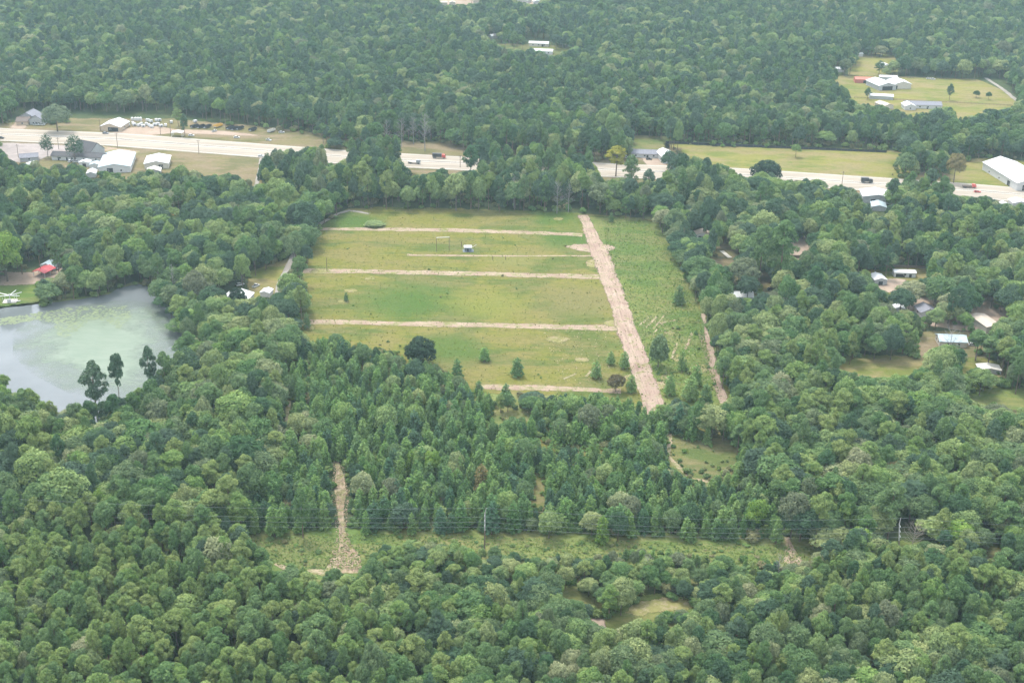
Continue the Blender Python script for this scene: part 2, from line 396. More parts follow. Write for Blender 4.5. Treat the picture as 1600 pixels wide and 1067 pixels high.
# highway and verges
HWY = [(-420, 183), (-200, 197), (0, 210.5), (180, 218), (350, 231), (535, 245.5), (690, 254), (850, 261), (985, 267.5), (1160, 274), (1330, 285.5), (1490, 296), (1600, 305), (1850, 322), (2100, 338)]
patch('highway_verge', [(-300, 176), (0, 194), (112, 186), (270, 187), (420, 200), (500, 210), (640, 222), (720, 222), (760, 232), (960, 240), (1100, 250), (1600, 280), (1600, 330), (1300, 305), (1000, 290), (700, 280), (500, 285), (405, 320), (300, 290), (0, 262), (-300, 225)],
      M['verge'], 'dry tan grass verge along the highway', 'verge', .03, 1)
patch('highway_verge', [(1488, 252), (1550, 248), (1700, 262), (1700, 300), (1488, 290)], M['hay'], 'yellow grass left of the long white roof', 'verge', .06, 1)
patch('hay_field', [(1040, 224), (1100, 229), (1220, 233), (1310, 233), (1420, 238), (1420, 283), (1330, 277), (1220, 269), (1120, 264), (1060, 255)], M['hay'],
      'flat yellow green field beyond the highway on the right', 'field', .06, 1)
def road_mat():
    mt, n, out = newmat('highway_concrete'); b = NB(n)
    bs = b.node('ShaderNodeBsdfDiffuse'); b.link(bs.outputs[0], out.inputs[0])
    c = b.mix(b.ramp(b.noise(.12, 5, .6, stretch=(.15, 1.6, 1, -.15)), .35, .7), (.275, .238, .19), (.36, .315, .255))
    c = b.mix(b.ramp(b.noise(.4, 6, .7, stretch=(.1, 2.5, 1, -.15)), .58, .74, 0, .5), c, (.15, .13, .11))
    b.link(c, bs.inputs[0]); return mt
M['highway'] = road_mat()
M['median'] = dirt_mat('median', (.2, .18, .16), (.3, .27, .22), (.18, .17, .08), .3, .2)
hw = ribbon('highway', HWY, 36.0, M['highway'], 'wide pale concrete highway crossing the photo', 'highway', .10, .15, step=12, nw=8)
def offset_line(line, off):
    out = []
    for i, p in enumerate(line):
        a, c = G(*line[max(0, i - 1)]), G(*line[min(len(line) - 1, i + 1)])
        d = (c - a).normalized(); q = G(*p) + Vector((-d.y, d.x, 0)) * off
        pp, _ = P([q]); out.append(tuple(pp[0]))
    return out
ribbon('median_strip', offset_line(HWY, 2.0), 3.4, M['median'], 'dark thin median strip down the middle of the highway', 'median', .16, .35, step=8, nw=3)
ribbon('road_shoulder', offset_line(HWY, -17.5), 1.6, M['median'], 'dark narrow near shoulder of the highway', 'shoulder', .16, .6, step=6, nw=2)
for off, wd, lab in ((9.2, .9, 'far carriageway'), (-8.4, .9, 'near carriageway'), (-13.0, .7, 'near service lane')):
    ribbon('lane_joint', offset_line(HWY, off), wd, M['median'], 'dark tyre worn joint down the %s of the highway' % lab, 'road marking', .18, .2, step=8, nw=2)
M['line_paint'] = plain('line_paint', (0.680, 0.671, 0.629), .7, 0, .05, .4)
for off, lab in ((16.2, 'far edge'), (3.6, 'far side of the median'), (-.2, 'near side of the median'), (-15.6, 'near edge')):
    ribbon('lane_line', offset_line(HWY, off), .35, M['line_paint'], 'thin white painted line on the %s of the highway' % lab, 'road marking', .2, .0, step=12, nw=1)
patch('parking_lot', [(-120, 228), (0, 224), (50, 226), (112, 229), (110, 240), (70, 244), (52, 252), (10, 252), (-40, 244), (-120, 240)], M['asphalt_lot'], 'faded brownish parking lot left below the highway', 'parking lot', .09, .5)
patch('yard', [(178, 208), (200, 201), (240, 198), (270, 203), (350, 206), (400, 212), (330, 209), (270, 207), (214, 213), (190, 213)], M['bare_yard'], 'orange bare dirt yard beside the white shed', 'yard', .09, .6)
patch('driveway', [(20, 200), (30, 189), (42, 190), (34, 202)], M['bare_yard'], 'short orange dirt driveway to the dark roofed houses', 'driveway', .12, .3)
patch('driveway', [(146, 231), (152, 229), (215, 237), (213, 239), (170, 236)], M['sand_lane'], 'pale sandy drive above the blue metal roof', 'driveway', .09, .3)
patch('driveway', [(1005, 246), (1022, 244), (1042, 262), (1020, 262)], M['bare_yard'], 'pinkish dirt drive down to the highway', 'driveway', .09, .3)
patch('dirt_patch', [(985, 212), (1040, 214), (1042, 236), (975, 238)], M['dry_clearing'], 'brownish brush clearing behind the grey roofed house', 'clearing', .06, .8)
patch('clearing', [(985, 240), (1060, 232), (1062, 250), (1045, 266), (985, 262)], M['verge'], 'dry yard around the roadside house', 'yard', .075, .8)
ribbon('gravel_road', [(398, 300), (402, 285), (408, 262), (412, 246)], [3, 4, 5, 8], M['gravel'], 'pale side lane leaving the highway on the left', 'lane', .1, .4)
ribbon('gravel_road', [(425, 480), (434, 455), (444, 432), (455, 408), (468, 380), (500, 350), (528, 334), (545, 329), (562, 331), (577, 334)], [3, 4, 5, 5, 5, 4, 3.5, 3.5, 3.5, 2], M['gravel'], 'grey gravel lane behind the trees left of the field', 'lane', .1, .4)
# left of the field
patch('lawn', [(392, 425), (440, 410), (458, 402), (440, 445), (428, 470), (395, 470)], M['hay'], 'yellowish lawn beside the gravel lane', 'lawn', .05, 1)
patch('lawn', [(-60, 436), (30, 438), (75, 455), (75, 480), (0, 492), (-60, 498)], M['lawn'], 'bright green lawn by the pond', 'lawn', .06, 1)
patch('yard', [(-60, 425), (40, 428), (100, 420), (105, 435), (60, 442), (-60, 446)], M['bare_yard'], 'brown bare yard in front of the red carport', 'yard', .085, 1)
patch('yard', [(118, 432), (145, 428), (175, 420), (182, 412), (176, 408), (150, 424), (118, 428)], M['bare_yard'], 'narrow pale drive behind the pond trees', 'drive', .05, .6)
# right of the field
patch('clearing', [(1105, 375), (1150, 365), (1165, 385), (1160, 420), (1120, 430), (1105, 400)], M['verge'], 'dry yard around the small house drive', 'yard', .05, 1)
patch('clearing', [(1160, 400), (1250, 405), (1260, 460), (1180, 470), (1150, 440)], M['verge'], 'shady tan yard under the tall pines', 'yard', .055, 1)
patch('yard', [(1225, 372), (1262, 372), (1265, 402), (1225, 402)], M['bare_yard'], 'bare sandy yard in the right wood', 'yard', .07, 1)
patch('clearing', [(1340, 425), (1470, 415), (1470, 440), (1420, 455), (1350, 460)], M['hay'], 'grassy yard around the small white sheds', 'yard', .05, 1)
patch('yard', [(1375, 440), (1410, 436), (1402, 452), (1380, 456)], M['bare_yard'], 'orange bare dirt below the small grey shed', 'yard', .07, 1)
patch('yard', [(1425, 460), (1600, 460), (1610, 505), (1500, 515), (1420, 500)], M['bare_yard'], 'pinkish bare yard around the tan roofed shed', 'yard', .06, 1)
patch('clearing', [(1430, 520), (1560, 520), (1560, 560), (1430, 580)], M['verge'], 'dry yard around the blue metal roof', 'yard', .05, 1)
patch('lawn', [(1290, 575), (1330, 556), (1365, 557), (1450, 560), (1560, 563), (1560, 600), (1460, 610), (1370, 610), (1300, 600)], M['hay'], 'yellow mown lawn in the right wood', 'lawn', .07, 1)
patch('lawn', [(1480, 618), (1540, 602), (1640, 608), (1640, 690), (1540, 680)], M['lush'], 'bright rough grass at the right edge', 'grass', .05, 1)
# farm beyond the woods
patch('pasture', [(1325, 88), (1395, 82), (1402, 95), (1400, 124), (1330, 124)], M['hay'], 'small green pasture behind the farm buildings', 'pasture', .05, .8)
patch('pasture', [(1285, 120), (1340, 119), (1450, 122), (1525, 125), (1562, 140), (1600, 163), (1640, 195), (1500, 190), (1400, 190), (1330, 170), (1300, 140)], M['hay'], 'dry yellow farm pasture at the upper right', 'pasture', .055, .8)
ribbon('gravel_road', [(1540, 122), (1562, 136), (1590, 158), (1620, 178), (1660, 210)], 5, M['gravel'], 'pale farm road along the right end of the pasture', 'lane', .1, .4)
patch('clearing', [(730, 70), (800, 69), (895, 73), (895, 80), (860, 88), (800, 78), (735, 76)], M['dry_clearing'], 'small clearing around the distant white buildings', 'clearing', .05, .8)
patch('clearing', [(660, -4), (860, -6), (860, 6), (760, 10), (660, 8)], M['bare_yard'], 'pale clearing at the top edge of the view', 'clearing', .05, .8)
# lower corridor, path and clearings
patch('power_line_corridor', [(380, 828), (520, 828), (700, 830), (860, 833), (1050, 838), (1230, 842), (1300, 848), (1450, 850), (1640, 858), (1640, 905), (1400, 915), (1250, 915), (1050, 905), (880, 905), (700, 890), (560, 925), (430, 900), (395, 865), (200, 850), (200, 830)],
      M['scrubland'], 'brushy green strip under the power line', 'corridor', .04, 2)
ribbon('dirt_path', [(526, 715), (529, 735), (531, 755), (532, 780), (534, 805), (535, 830), (538, 855), (540, 875), (535, 895)], [2.5, 3.2, 5.5, 6, 3.8, 2.8, 6.5, 14, 17], M['rough_track'], 'pale debris strewn dirt path through the young pines', 'dirt path', .12, .6)
ribbon('dirt_path', [(430, 880), (447, 888), (470, 893), (497, 893), (520, 900)], [1.5, 3, 3, 5, 4], M['rough_track'], 'short broken sandy path left of the debris path', 'dirt path', .1, .5)
ribbon('dirt_path', [(1228, 838), (1232, 855), (1240, 876), (1244, 892)], [2, 4.5, 8, 9], M['rough_track'], 'short sandy track below the power line on the right', 'dirt path', .1, .5)
ribbon('dirt_path', [(452, 618), (450, 640), (451, 668)], [2.5, 3, 3], M['rough_track'], 'short reddish path left of the young pines', 'dirt path', .1, .4)
patch('clearing', [(1030, 668), (1080, 680), (1150, 692), (1160, 706), (1145, 745), (1110, 775), (1070, 775), (1040, 745)], M['dry_clearing'], 'brown brushy clearing right of the young pines', 'clearing', .05, 1.5)
ribbon('dirt_path', [(1042, 668), (1046, 690), (1044, 712), (1060, 730), (1082, 748), (1108, 752)], [2.5, 3, 2.5, 2.5, 2.5, 3], M['rough_track'], 'thin sandy path around the brown brushy clearing', 'dirt path', .1, .4)
patch('clearing', [(740, 618), (900, 622), (1040, 640), (1040, 690), (900, 680), (760, 670)], M['scrubland'], 'rough brush at the near edge of the field', 'clearing', .045, 1.5)
patch('glade', [(905, 975), (960, 958), (995, 938), (1040, 930), (1095, 942), (1100, 990), (1000, 1020), (930, 1015)], M['lush'], 'small grassy glade near the bottom of the view', 'glade', .05, 1.5)
patch('dirt_patch', [(985, 955), (1005, 944), (1050, 938), (1082, 945), (1060, 949), (1020, 950), (1000, 956)], M['scraped'], 'pale sandy top of the small glade', 'dirt', .09, 1)
patch('dirt_patch', [(922, 972), (938, 971), (942, 978), (925, 979)], M['bare_yard'], 'small orange bare spot in the glade', 'dirt', .09, .5)
patch('clearing', [(825, 725), (850, 725), (862, 800), (850, 830), (838, 800)], M['dry_clearing'], 'brown gap between the young pines', 'clearing', .05, 1)
patch('clearing', [(870, 905), (900, 905), (935, 935), (930, 955), (890, 945)], M['dry_clearing'], 'brown gap in the lower wood', 'clearing', .055, 1)
patch('clearing', [(1535, 850), (1565, 850), (1560, 880), (1530, 885)], M['dry_clearing'], 'orange brown gap in the wood at the lower right', 'clearing', .07, 1)

# ---- pond
def water_mat():
    mt, n, out = newmat('pond_water'); b = NB(n)
    bs = b.node('ShaderNodeBsdfPrincipled'); b.link(bs.outputs[0], out.inputs[0])
    c = b.mix(b.ramp(b.noise(.03, 4, .6), .35, .65), (.11, .123, .125), (.14, .153, .155))
    b.link(c, bs.inputs['Base Color']); bs.inputs['Roughness'].default_value = .07; bs.inputs['IOR'].default_value = 1.33
    bp = b.node('ShaderNodeBump'); bp.inputs['Strength'].default_value = .06; bp.inputs['Distance'].default_value = .1
    b.link(b.noise(.7, 3, .6), bp.inputs['Height']); b.link(bp.outputs[0], bs.inputs['Normal'])
    return mt
def algae_mat():
    mt, n, out = newmat('pond_algae'); b = NB(n)
    bs = b.node('ShaderNodeBsdfPrincipled'); tr = b.node('ShaderNodeBsdfTransparent'); ms = b.node('ShaderNodeMixShader')
    c = b.mix(b.ramp(b.noise(.12, 5, .7, stretch=(.6, 1.5, 1, 0)), .35, .65), (.105, .15, .09), (.15, .19, .125))
    b.link(c, bs.inputs['Base Color']); bs.inputs['Roughness'].default_value = .35
    e = b.attr('edge')
    a = b.math('SUBTRACT', b.math('ADD', b.noise(.05, 6, .7), b.math('MULTIPLY', b.noise(.5, 5, .8, stretch=(.5, 1.5, 1, 0)), .5)), b.math('MULTIPLY', e, .55))
    b.link(b.ramp(a, .12, .62, 0, .9), ms.inputs[0]); b.link(tr.outputs[0], ms.inputs[1]); b.link(bs.outputs[0], ms.inputs[2]); b.link(ms.outputs[0], out.inputs[0])
    return mt
POND = [(-140, 520), (-60, 500), (0, 487), (40, 482), (90, 476), (140, 470), (180, 462), (195, 452), (215, 448), (238, 452), (250, 466), (258, 484), (262, 500), (270, 520), (280, 545), (290, 570), (270, 620), (230, 650), (160, 670), (100, 680), (60, 660), (20, 640), (-60, 620), (-140, 600)]
patch('pond_bank', [(x + (x - 90) * .05, y + (y - 560) * .06) for x, y in POND], M['scrubland'], 'green grassy bank around the pond', 'bank', .06, 1.5)
patch('pond', POND, water_mat(), 'pale still pond with a green film at the left', 'pond', .10, 1.2)
def gradpatch(name, poly, mat, label, cat, z, soft):
    """patch with an edge value falling from 1 at the outline to 0 inside (concentric rings)"""
    W3 = [G(*p, z) for p in poly]; n = len(W3); cen = sum(W3, Vector()) / n
    vs, ed, fs = [], [], []
    K = 8
    for k in range(K):
        t = 1 - k / K
        for v in W3: vs.append(cen + (v - cen) * t); ed.append(max(0, (t - soft) / (1 - soft)))
    vs.append(cen); ed.append(0)
    for k in range(K - 1):
        for i in range(n): fs.append((k * n + i, k * n + (i + 1) % n, (k + 1) * n + (i + 1) % n, (k + 1) * n + i))
    for i in range(n): fs.append(((K - 1) * n + i, (K - 1) * n + (i + 1) % n, K * n))
    me = bpy.data.meshes.new(name); me.from_pydata([tuple(v) for v in vs], [], fs); me.update()
    if me.polygons[0].normal.z < 0: me.flip_normals()
    edge_attr(me, ed); me.materials.append(mat)
    o = bpy.data.objects.new(name, me); C.objects.link(o); return tag(o, label, cat, kind='stuff')
gradpatch('pond_algae', [(20, 520), (60, 488), (150, 474), (200, 468), (250, 476), (268, 505), (284, 545), (275, 590), (235, 625), (175, 630), (110, 615), (50, 585), (20, 555)], algae_mat(), 'pale green algae film floating on the pond', 'algae', .13, .25)
M['lily'] = plain('lily', (.115, .15, .06), .5, 0, .3, .4)
def lilies(poly, n, label):
    me_v, me_f = [], []
    xs = [p[0] for p in poly]; ys = [p[1] for p in poly]
    k = 0
    while k < n:
        x, y = random.uniform(min(xs), max(xs)), random.uniform(min(ys), max(ys))
        if not inpoly(x, y, poly): continue
        k += 1; c = G(x, y, .15 + random.random() * .03); r = random.uniform(.25, .9)
        b0 = len(me_v)
        for j in range(6):
            a = j * math.pi / 3 + random.random() * .4; me_v.append((c.x + r * math.cos(a), c.y + r * math.sin(a), c.z))
        me_f.append(tuple(range(b0, b0 + 6)))
    me = bpy.data.meshes.new('water_lilies'); me.from_pydata(me_v, [], me_f); me.materials.append(M['lily'])
    o = bpy.data.objects.new('water_lilies', me); C.objects.link(o); tag(o, label, 'water plants', kind='stuff')
def inpoly(x, y, poly):
    ins = False; j = len(poly) - 1
    for i in range(len(poly)):
        (xi, yi), (xj, yj) = poly[i], poly[j]
        if (yi > y) != (yj > y) and x < (xj - xi) * (y - yi) / (yj - yi) + xi: ins = not ins
        j = i
    return ins
lilies([(60, 488), (120, 478), (150, 478), (200, 478), (205, 495), (185, 515), (165, 500), (140, 500), (115, 522), (95, 528), (80, 505), (62, 500)], 620, 'yellow green mats of water plants near the far pond bank')
lilies([(0, 497), (40, 492), (65, 488), (62, 498), (30, 505), (0, 508)], 260, 'pale line of water plants along the left pond bank')

# ------------------------------------------------------------------ keep-clear map (what the photograph shows open)
KW, KH, KO = 2700, 2000, 550               # the map reaches 550 px beyond the photo
def raster(polys, margin=0):
    mk = np.zeros((KH + 200, KW), bool)
    for poly in polys:
        p = np.array(poly, float) + KO
        x0, x1 = int(max(0, p[:, 0].min())), int(min(KW - 1, p[:, 0].max() + 1))
        y0, y1 = int(max(0, p[:, 1].min())), int(min(KH + 199, p[:, 1].max() + 1))
        X, Y = np.meshgrid(np.arange(x0, x1 + 1) + .5, np.arange(y0, y1 + 1) + .5)
        ins = np.zeros(X.shape, bool); j = len(p) - 1
        for i in range(len(p)):
            xi, yi = p[i]; xj, yj = p[j]
            if yi != yj:
                ins ^= ((yi > Y) != (yj > Y)) & (X < (xj - xi) * (Y - yi) / (yj - yi) + xi)
            j = i
        mk[y0:y1 + 1, x0:x1 + 1] |= ins
    return mk
def look(mk, px):
    x = np.clip((px[..., 0] + KO).astype(int), 0, KW - 1); y = np.clip((px[..., 1] + KO).astype(int), 0, KH + 199)
    return mk[y, x]
KEEP = [
    [(508, 353), (545, 328), (600, 327), (700, 328), (830, 332), (900, 335), (960, 339), (1000, 342), (1025, 348), (1035, 360), (1050, 400), (1074, 450), (1095, 500), (1108, 545), (1120, 585), (1133, 630), (1110, 632),
     (1060, 624), (1030, 632), (1010, 626), (960, 614), (900, 612), (860, 614), (800, 612), (760, 610), (738, 600), (715, 585), (690, 572), (655, 560), (620, 548), (560, 532), (520, 522), (478, 528), (468, 512), (484, 500), (484, 440), (482, 420), (492, 390)],
    [(0, 202), (90, 205), (120, 188), (270, 190), (330, 194), (425, 203), (495, 213), (495, 231), (425, 231), (413, 247), (300, 238), (200, 232), (100, 226), (0, 221)],
    [(28, 178), (50, 172), (72, 178), (76, 200), (0, 202), (0, 196), (28, 196)],
    [(0, 220), (100, 226), (200, 232), (300, 238), (412, 246), (402, 262), (403, 298), (395, 298), (393, 278), (360, 268), (345, 274), (330, 270), (300, 268), (285, 256), (270, 262), (265, 268), (225, 264), (212, 270), (175, 270), (160, 262), (145, 258), (125, 258), (85, 250), (60, 246), (45, 252), (20, 252), (0, 234)],
    [(508, 233), (535, 236), (535, 256), (520, 258), (511, 248)],
    [(630, 225), (700, 224), (722, 235), (738, 250), (745, 253), (742, 264), (708, 268), (690, 265), (670, 270), (650, 268), (632, 262)],
    [(932, 257), (1042, 262), (1042, 275), (1010, 280), (985, 276), (945, 280), (932, 272)],
    [(985, 232), (1050, 234), (1055, 246), (1045, 262), (1000, 258), (990, 250)],
    [(988, 213), (1040, 215), (1040, 232), (985, 230)],
    [(1048, 226), (1100, 230), (1220, 234), (1310, 234), (1400, 239), (1395, 262), (1388, 278), (1330, 277), (1220, 270), (1150, 265), (1130, 255), (1100, 246), (1070, 239)],
    [(1152, 262), (1186, 265), (1186, 272), (1155, 272)],
    [(1208, 268), (1335, 277), (1388, 284), (1385, 298), (1340, 298), (1320, 288), (1290, 286), (1280, 280), (1240, 279), (1212, 281)],
    [(1340, 296), (1388, 296), (1385, 312), (1380, 330), (1396, 336), (1372, 334), (1356, 318)],
    [(1500, 256), (1545, 254), (1575, 246), (1600, 254), (1640, 270), (1640, 325), (1600, 316), (1582, 322), (1560, 310), (1530, 303), (1490, 304), (1488, 270)],
    [(0, 486), (20, 483), (60, 479), (100, 475), (150, 469), (192, 456), (205, 451), (232, 452), (240, 462), (238, 478), (258, 482), (260, 500), (270, 522), (276, 545), (255, 565), (235, 588), (215, 600), (165, 612), (125, 624), (95, 640), (72, 624), (42, 592), (0, 574), (-150, 560), (-150, 510)],
    [(0, 440), (30, 440), (55, 452), (55, 474), (0, 484), (-40, 484), (-40, 440)],
    [(52, 408), (97, 404), (94, 428), (74, 434), (50, 432), (20, 438), (0, 440), (0, 432), (40, 428)],
    [(350, 447), (372, 446), (396, 450), (396, 465), (380, 468), (352, 462)],
    [(398, 422), (428, 416), (452, 402), (462, 400), (452, 422), (438, 440), (430, 460), (402, 460)],
    [(262, 333), (277, 333), (277, 341), (262, 341)],
    [(1084, 359), (1108, 360), (1108, 371), (1085, 371)], [(1128, 380), (1142, 388), (1150, 412), (1138, 416), (1120, 412)],
    [(1186, 430), (1200, 432), (1214, 452), (1204, 456), (1186, 440)],
    [(1232, 376), (1260, 374), (1258, 400), (1232, 400)],
    [(1358, 427), (1382, 427), (1386, 436), (1420, 434), (1404, 450), (1380, 456), (1380, 444), (1360, 440)], [(1394, 417), (1430, 419), (1452, 420), (1450, 432), (1428, 436), (1396, 432)],
    [(1138, 455), (1178, 456), (1178, 466), (1140, 464)], [(1225, 459), (1242, 461), (1242, 466), (1225, 466)],
    [(1428, 466), (1455, 468), (1458, 492), (1440, 494), (1428, 482)], [(1394, 477), (1412, 478), (1412, 487), (1396, 487)],
    [(1512, 484), (1578, 486), (1572, 500), (1556, 512), (1535, 520), (1525, 506)],
    [(1438, 524), (1462, 516), (1508, 519), (1508, 536), (1462, 540), (1455, 556), (1440, 556)],
    [(1305, 572), (1332, 560), (1360, 558), (1440, 560), (1442, 570), (1428, 580), (1370, 588), (1346, 582)], [(1496, 565), (1556, 567), (1556, 578), (1500, 576)],
    [(1505, 622), (1540, 607), (1640, 612), (1640, 648), (1560, 630)],
    [(1340, 88), (1395, 85), (1398, 97), (1378, 112), (1362, 120), (1340, 121)],
    [(1303, 121), (1340, 120), (1520, 126), (1560, 142), (1597, 166), (1570, 166), (1545, 170), (1520, 181), (1500, 179), (1480, 166), (1440, 174), (1415, 180), (1400, 168), (1362, 162), (1335, 155), (1325, 140)],
    [(1560, 134), (1600, 160), (1600, 166), (1560, 140)],
    [(826, 60), (862, 62), (866, 74), (895, 75), (890, 79), (862, 84), (834, 80), (826, 70)], [(765, 53), (777, 55), (777, 60), (765, 58)], [(780, 69), (826, 71), (826, 76), (780, 74)],
    [(806, -6), (845, -6), (845, 5), (822, 6), (806, 2)], [(685, -4), (750, -4), (748, 8), (738, 2), (692, 10)],
    [(523, 720), (532, 720), (538, 748), (546, 762), (544, 785), (541, 830), (562, 858), (570, 888), (540, 892), (512, 882), (515, 860), (527, 840), (526, 800), (518, 772), (520, 750)],
    [(446, 626), (457, 622), (455, 660), (447, 662)],
    [(392, 834), (520, 831), (700, 831), (860, 835), (935, 838), (1000, 842), (1050, 840), (1230, 844), (1290, 850), (1286, 862), (1250, 882), (1232, 878), (1150, 868), (1060, 858), (990, 852), (925, 866), (830, 866), (700, 846), (640, 842), (580, 862), (566, 888), (500, 886), (430, 876), (408, 858)],
    [(425, 878), (446, 884), (440, 892), (425, 886)], [(486, 886), (506, 888), (504, 906), (490, 902)],
    [(1040, 672), (1075, 686), (1142, 696), (1150, 706), (1140, 728), (1108, 750), (1082, 748), (1060, 735), (1042, 720), (1046, 692)],
    [(926, 971), (970, 960), (1000, 938), (1040, 934), (1084, 945), (1080, 953), (1046, 952), (1000, 966), (982, 976), (955, 982), (930, 980)],
    [(836, 740), (846, 740), (850, 790), (842, 800)], [(880, 922), (898, 922), (922, 940), (915, 946), (890, 936)], [(1540, 852), (1558, 854), (1552, 872), (1542, 872)],
    [(1395, 822), (1445, 820), (1440, 850), (1400, 850)],
    [(770, 640), (828, 640), (826, 652), (775, 654)],
    [(64, 252), (84, 252), (84, 262), (64, 262)], [(134, 266), (150, 266), (150, 278), (134, 278)],
]
keep = raster(KEEP)
_rh = [(p[0], p[1] - 12) for p in HWY] + [(p[0], p[1] + 13) for p in HWY][::-1]
NOBASE = raster([_rh, POND, [(592, 221), (684, 221), (684, 245), (592, 245)], [(858, 320), (900, 320), (900, 342), (858, 342)], [(30, 176), (270, 176), (330, 190), (425, 200), (495, 211), (495, 245), (410, 262), (403, 300), (270, 268), (212, 280), (160, 285), (0, 250), (0, 200)],
                 [(1040, 222), (1420, 236), (1400, 285), (1100, 262)], [(1290, 118), (1560, 124), (1600, 165), (1500, 185), (1330, 168)],
                 [(1488, 250), (1640, 250), (1640, 300), (1488, 290)], [(505, 355), (545, 327), (900, 334), (1025, 347), (1103, 505), (1133, 630), (1020, 645), (760, 618), (690, 580), (470, 525), (478, 430)],
                 [(900, 330), (920, 330), (1035, 660), (1010, 660)]])

# ------------------------------------------------------------------ tree prototypes
def rnd_dirs(n):
    v = RNG.normal(size=(n, 3)); return v / np.linalg.norm(v, axis=1)[:, None]
def crown_mesh(name, lobes, n, size, mat, low=-.35, aspect=1.0, nz=.55, upb=.25, jit=.14):
    L = np.array(lobes, float)                        # x y z r
    w = L[:, 3] ** 2; w /= w.sum()
    pts, nrm, lob = [], [], []
    need = n
    for _ in range(12):
        k = RNG.choice(len(L), size=need * 3, p=w); d = rnd_dirs(need * 3)
        ok = d[:, 2] > low + RNG.uniform(-.3, .3, need * 3)
        k, d = k[ok], d[ok]
        p = L[k, :3] + d * (L[k, 3] * RNG.uniform(1 - jit * 2, 1 + jit, len(k)))[:, None]
        dd = np.linalg.norm(p[:, None, :] - L[None, :, :3], axis=2) / L[None, :, 3]
        dd[np.arange(len(k)), k] = 9
        good = dd.min(1) > .78
        pts.append(p[good]); nrm.append(d[good]); lob.append(k[good])
        if sum(map(len, pts)) >= n: break
    p = np.concatenate(pts)[:n]; d = np.concatenate(nrm)[:n]; lb = np.concatenate(lob)[:n]
    nn = d * .75 + rnd_dirs(len(p)) * nz + np.array([0, 0, upb]); nn /= np.linalg.norm(nn, axis=1)[:, None]
    a = np.cross(nn, rnd_dirs(len(p))); a /= np.linalg.norm(a, axis=1)[:, None]; bb = np.cross(nn, a)
    sz = size * RNG.uniform(.65, 1.3, len(p))
    vs = []
    for kk in range(3):
        ang = kk * 2.094 + RNG.uniform(-.45, .45, len(p))
        vs.append(p + a * (np.cos(ang) * sz * aspect)[:, None] + bb * (np.sin(ang) * sz / aspect)[:, None])
    V = np.stack(vs, 1).reshape(-1, 3)
    me = bpy.data.meshes.new(name)
    nf = len(p)
    me.vertices.add(nf * 3); me.vertices.foreach_set('co', V.astype(np.float32).ravel())
    me.loops.add(nf * 3); me.loops.foreach_set('vertex_index', np.arange(nf * 3, dtype=np.int32))
    me.polygons.add(nf); me.polygons.foreach_set('loop_start', np.arange(0, nf * 3, 3, dtype=np.int32)); me.polygons.foreach_set('loop_total', np.full(nf, 3, dtype=np.int32))
    me.update(calc_edges=True)
    lv = np.clip(.5 + .22 * RNG.normal(size=nf) + (RNG.uniform(-.22, .22, len(L)))[lb], 0, 1)
    at = me.attributes.new('lv', 'FLOAT', 'FACE'); at.data.foreach_set('value', lv.astype(np.float32))
    me.materials.append(mat); return me
def broadleaf_lobes(Rr, H, zb, n, flat=1.0):
    out = []; zc = (H + zb) / 2; hz = (H - zb) / 2
    off = random.random() * 6
    for i in range(n):
        t = (i + .5) / n; z = 1 - 1.45 * t; rr = math.sqrt(max(0, 1 - z * z)); a = i * 2.39996 + off
        k = random.uniform(.55, .86); lr = Rr * random.uniform(.24, .42)
        out.append((math.cos(a) * rr * Rr * k, math.sin(a) * rr * Rr * k, zc + z * hz * random.uniform(.6, .85), lr))
    out.append((0, 0, zc, Rr * .55)); return out
def pine_lobes(Rr, H, zb, n):
    out = []
    for i in range(n):
        t = random.random() ** .8; prof = (1 - t ** 2.4) ** .6 * (.6 + .4 * min(1, t * 3.0)); a = random.random() * 6.283
        rr = Rr * prof * random.uniform(.35, .92) if t < .93 else Rr * .1
        out.append((math.cos(a) * rr, math.sin(a) * rr, zb + (H - zb) * (.06 + .86 * t), Rr * random.uniform(.17, .30)))
    out.append((0, 0, H - Rr * .22, Rr * .22)); return out
def young_lobes(Rr, H, zb, ex=.8):
    out = []; nl = 8
    for l in range(nl):
        t = l / nl; prof = (1 - t) ** ex; k = 6 if l < 5 else 4
        o = random.random() * 6
        for j in range(k):
            a = o + j * 6.283 / k + random.uniform(-.3, .3); q = random.uniform(.7, 1.05)
            out.append((math.cos(a) * Rr * prof * .72 * q, math.sin(a) * Rr * prof * .72 * q, zb + (H - zb) * (t * .92 + .04) + random.uniform(-.2, .3), Rr * random.uniform(.2, .3) * (1 - .45 * t)))
        out.append((0, 0, zb + (H - zb) * (t * .92 + .05), Rr * .34 * (1 - .6 * t)))
    out.append((0, 0, H - .5, Rr * .11)); out.append((0, 0, H - .15, Rr * .07)); return out
def trunk_mesh(name, H, zt, rad, mat, limbs=4, reach=2.0):
    mb = MB(); lean = [random.uniform(-.25, .25) for _ in range(2)]
    pts = [(lean[0] * math.sin(t * 2.5), lean[1] * math.sin(t * 3), -.3 + (zt + .3) * t) for t in (0, .1, .4, .7, 1)]
    mb.tube(pts, [rad * 1.25, rad, rad * .8, rad * .55, rad * .2], 6)
    for i in range(limbs):
        z = zt * random.uniform(.5, .85); a = i * 2.4 + random.random(); L = reach * random.uniform(.7, 1.1)
        mb.tube([(0, 0, z), (math.cos(a) * L * .5, math.sin(a) * L * .5, z + L * .35), (math.cos(a) * L, math.sin(a) * L, z + L * .55)], [rad * .4, rad * .28, rad * .1], 4)
    me = mb.mesh(name); me.materials.append(mat); return me
